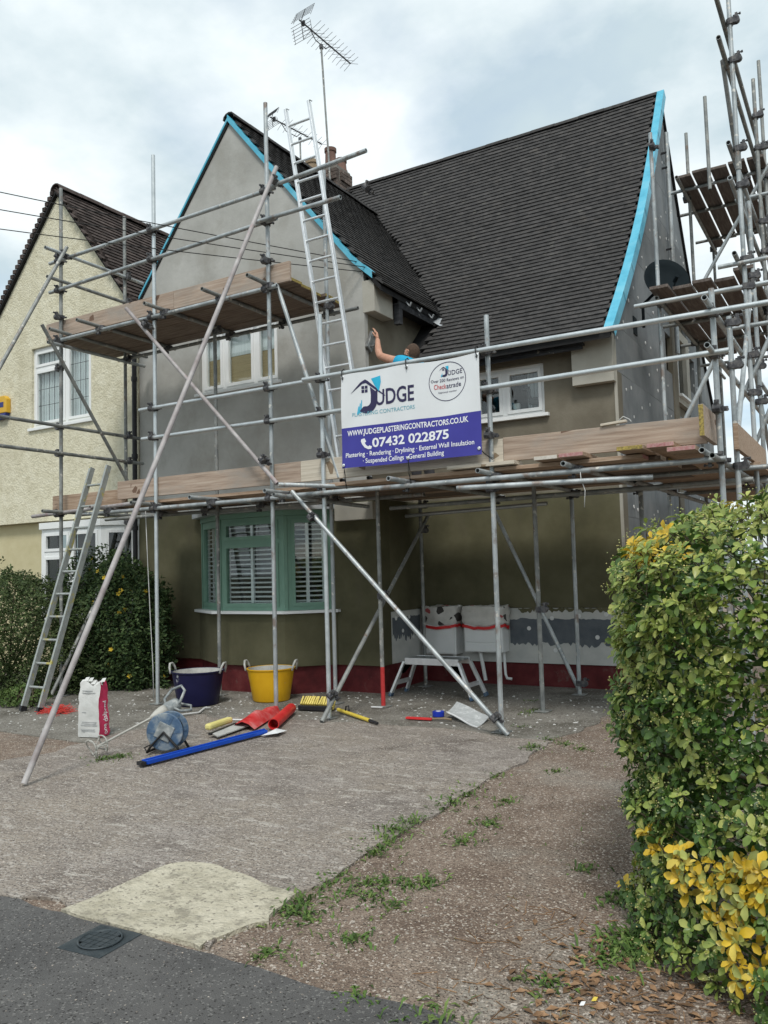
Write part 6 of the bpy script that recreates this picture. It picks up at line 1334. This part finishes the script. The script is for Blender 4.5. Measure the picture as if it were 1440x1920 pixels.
for m4, ci in leaves[:300]:
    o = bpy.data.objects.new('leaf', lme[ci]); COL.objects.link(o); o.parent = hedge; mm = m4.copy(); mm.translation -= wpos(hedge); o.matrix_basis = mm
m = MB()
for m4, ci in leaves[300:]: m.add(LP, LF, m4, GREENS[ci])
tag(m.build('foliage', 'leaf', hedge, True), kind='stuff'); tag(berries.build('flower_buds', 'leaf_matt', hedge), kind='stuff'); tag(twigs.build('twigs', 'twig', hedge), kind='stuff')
for k in range(16):
    a = rnd.uniform(0, 6.28); b = Vector((HC.x+rnd.uniform(-.5, .5), HC.y+rnd.uniform(-.6, .6), 0)); p, n = hsurf(a, rnd.uniform(.4, 1)); e = p-n*.2
    m = MB(); m.path([b, b.lerp(e, .35)+Vector((0, 0, .2)), b.lerp(e, .7)+Vector((rnd.uniform(-.1, .1), rnd.uniform(-.1, .1), .1)), e], lambda t: .022*(1-t)+.005, 7); m.build('branch', 'twig', hedge, True)

def bush(name, label, c, rx, ry, h, n, size, cols, flowers=0, seed=1, cat='bush', z0=.05, flat=2.4):
    rr = random.Random(seed); a = empty(name, (*c, 0), label, cat); m = MB(); fl_ = []
    for k in range(n):
        an = rr.uniform(0, 6.28); t = rr.random(); cc, ss = math.cos(an), math.sin(an); kk = (abs(cc)**flat+abs(ss)**flat)**(-1/flat)
        prof = (.85+.15*min(1, t/.3)) if t < .6 else math.sqrt(max(0, 1-((t-.6)/.4)**2))
        b = 1+.34*noise.noise(Vector((cc*2+seed, ss*2, t*3)))+.26*noise.noise(Vector((cc*5+seed, ss*5, t*7))); dep = 1-abs(rr.gauss(0, .10)) if rr.random() < .6 else rr.uniform(.35, 1)
        p = Vector((c[0]+rx*kk*cc*prof*b*dep, c[1]+ry*kk*ss*prof*b*dep, z0+(h-z0)*t*(1+.22*noise.noise(Vector((cc*2.5, ss*2.5, seed)))+.10*noise.noise(Vector((cc*9, ss*9, seed))))))
        d = Vector((cc*.7+rr.gauss(0, .6), ss*.7+rr.gauss(0, .6), rr.gauss(.15, .5))).normalized(); s_ = size*rr.uniform(.6, 1.3)
        M4 = axes(d, Vector((cc, ss, .8+rr.gauss(0, .3))), p, s_); cl = rr.choice(cols)
        m.add([(0, 0, 0), (.5, .27, .05), (1, 0, -.1), (.5, -.27, .05)], [(0, 1, 2), (0, 2, 3)], M4, cl)
        if flowers and rr.random() < flowers and ss < .3: fl_.append((p+Vector((cc, ss, .3))*.03, Vector((cc, ss, .5))))
    tag(m.build('foliage', 'leaf_matt', a), kind='stuff')
    for p, n_ in fl_:
        f = MB(); n_.normalize(); u = n_.orthogonal().normalized(); v = n_.cross(u)
        for i in range(5):
            an = i*1.2566; d = (u*math.cos(an)+v*math.sin(an)); f.add([(0, 0, 0), (.5, .38, .05), (1, .15, .1), (1, -.15, .1), (.5, -.38, .05)], [(0, 1, 2, 3, 4)], axes(d+n_*.3, n_, p, .036), (.62, .44, .04))
        f.build('flower', 'leaf_matt', a)
    for k in range(9):
        an = rr.uniform(0, 6.28); e = Vector((c[0]+rx*.7*math.cos(an), c[1]+ry*.7*math.sin(an), h*rr.uniform(.5, .92))); s0 = Vector((c[0]+rr.uniform(-.25, .25), c[1]+rr.uniform(-.15, .15), 0))
        b = MB(); b.path([s0, s0.lerp(e, .5)+Vector((0, 0, .15)), e], lambda t: .014*(1-t)+.004, 6); b.build('stem', 'twig', a, True)
    return a
PG = [(.06, .095, .03), (.085, .125, .042), (.12, .16, .06), (.045, .07, .024)]
bush('privet_bush', 'small-leaved privet bush below the cream wall at the left edge', (-10.45, 7.25), 1.15, .85, 1.62, 34000, .046, PG, 0, 4)
DG = [(.03, .062, .022), (.05, .09, .03), (.075, .12, .04), (.10, .15, .055)]
bush('flowering_bush', 'dark leafy bush with yellow flowers behind the dull ladder', (-9.42, 8.22), .95, .50, 1.80, 24000, .058, DG, .0024, 9)
bush('low_plant', 'low ferny plant at the foot of the dull ladder', (-9.25, 6.62), .34, .24, .26, 900, .045, [(.08, .14, .035), (.12, .18, .05)], 0, 12, 'plant')
# weeds along the broken edge of the drive
TUFTS = [(-2.56, 4.22, 1.2), (-2.58, 4.4, 1.3), (-2.52, 4.04, 1.1), (-2.56, 5.09, 1.3), (-2.56, 5.3, 1.1), (-2.56, 4.93, 1), (-2.48, 3.3, 1.3), (-2.47, 3.2, 1.2), (-2.34, 3.17, 0.8), (-2.51, 3.68, 0.9), (-2.49, 3.57, 0.8), (-2.34, 3.49, 0.7), (-2.32, 3.65, 0.9), (-2.26, 3.71, 0.9), (-2.05, 3.79, 1.1), (-2.12, 3.73, 0.8), (-2.21, 3.52, 0.8), (-2.07, 3.46, 0.9), (-2.05, 3.09, 1), (-2.16, 4.46, 1), (-2.15, 4.78, 1), (-2.23, 5.28, 0.9), (-2.61, 6.79, 1), (-2.64, 7.2, 1), (-3.21, 8.48, 1.2), (-2.43, 7.1, 0.8), (-2.2, 6.17, 0.7), (-2.3, 2.81, 0.9), (-1.78, 2.68, 0.9), (-1.44, 2.68, 1.2), (-1.4, 4.31, 0.8), (-1.16, 3.97, 1), (-1.13, 4.06, 0.9), (-1.01, 3.47, 1.2), (-0.96, 3.55, 1.2), (-1.17, 3.11, 0.9), (-3.45, 9.05, 1), (-3.26, 8.29, 1), (-5.83, 4.94, 1), (-5.8, 5.06, 0.8), (-5.74, 5.13, 0.8), (-2.24, 6.95, 0.8), (-1.0, 3.64, 1.3), (-0.92, 3.65, 1.3), (-0.86, 3.6, 1.4), (-0.92, 3.49, 1.2), (-2.55, 5.84, 0.8), (-2.57, 5.5, 0.8), (-2.58, 4.6, 0.9), (-1.06, 3.37, 0.7), (-3.03, 7.62, 0.9)]
rnd = random.Random(31); m = MB()
def blade(x, y, l, wd, col, z):
    a = rnd.uniform(0, 6.28); el = rnd.uniform(.15, 1.15); d = Vector((math.cos(a)*math.cos(el), math.sin(a)*math.cos(el), math.sin(el))); s_ = Vector((-math.sin(a), math.cos(a), 0))*wd
    p = Vector((x, y, z)); q = p+d*l*.55; e = q+(d+Vector((0, 0, -.7))).normalized()*l*.45
    m.add([p-s_*.5, p+s_*.5, q+s_, q-s_, e], [(0, 1, 2, 3), (3, 2, 4)], None, col)
GC = [(.095, .175, .038), (.13, .215, .05), (.18, .25, .07), (.07, .125, .032)]
for x, y, s_ in TUFTS:
    z = gz(y)+(.02 if (-6.6 < x < -2.57 and y < 7) else 0)-.004
    for k in range(int(70*s_)):
        blade(x+rnd.gauss(0, .050*s_)*rnd.choice((.4, 1, 1.6)), y+rnd.gauss(0, .055*s_)*rnd.choice((.4, 1, 1.6)), rnd.uniform(.018, .065)*s_, rnd.uniform(.0025, .0085), rnd.choice(GC), z)
for k in range(900):                                    # sparse seedlings and straw over the dirt
    x, y = rnd.uniform(-2.6, -.7), rnd.uniform(2.75, 7.5)
    if noise.noise(Vector((x*2.2, y*2.2, 9))) > .12: blade(x, y, rnd.uniform(.015, .045), rnd.uniform(.0015, .004), rnd.choice(GC+[(.30, .25, .13), (.34, .29, .17)]), gz(y)-.006)
tag(tag(m.build('weeds', 'grass'), 'green weeds and grass tufts along the broken drive edge', 'weeds'), kind='stuff')
m = MB()                                                # dry leaves and straw under the shrub
for k in range(520):
    x, y = -.95+abs(rnd.gauss(0, .5))*rnd.choice((1, 1, -.35)), 3.15+rnd.gauss(0, .30)
    if y < 2.75: continue
    a = rnd.uniform(0, 6.28); d = Vector((math.cos(a), math.sin(a), rnd.uniform(-.05, .25))); m.add([(0, 0, 0), (.5, .25, .12), (1, 0, 0), (.5, -.25, .10)], [(0, 1, 2), (0, 2, 3)], axes(d, Vector((rnd.gauss(0, .2), rnd.gauss(0, .2), 1)), Vector((x, y, gz(y)+.0)), rnd.uniform(.015, .06)))
for k in range(260):
    x, y = rnd.uniform(-1.6, -.2), rnd.uniform(2.75, 3.8); a = rnd.uniform(0, 6.28); p = Vector((x, y, gz(y)-.002)); m.bar(p, p+Vector((math.cos(a), math.sin(a), rnd.uniform(0, .12)))*rnd.uniform(.03, .10), .0025, .0025)
tag(tag(m.build('dry_leaves', 'dead_leaf'), 'brown dry leaves and straw on the dirt under the shrub', 'dry leaves'), kind='stuff')
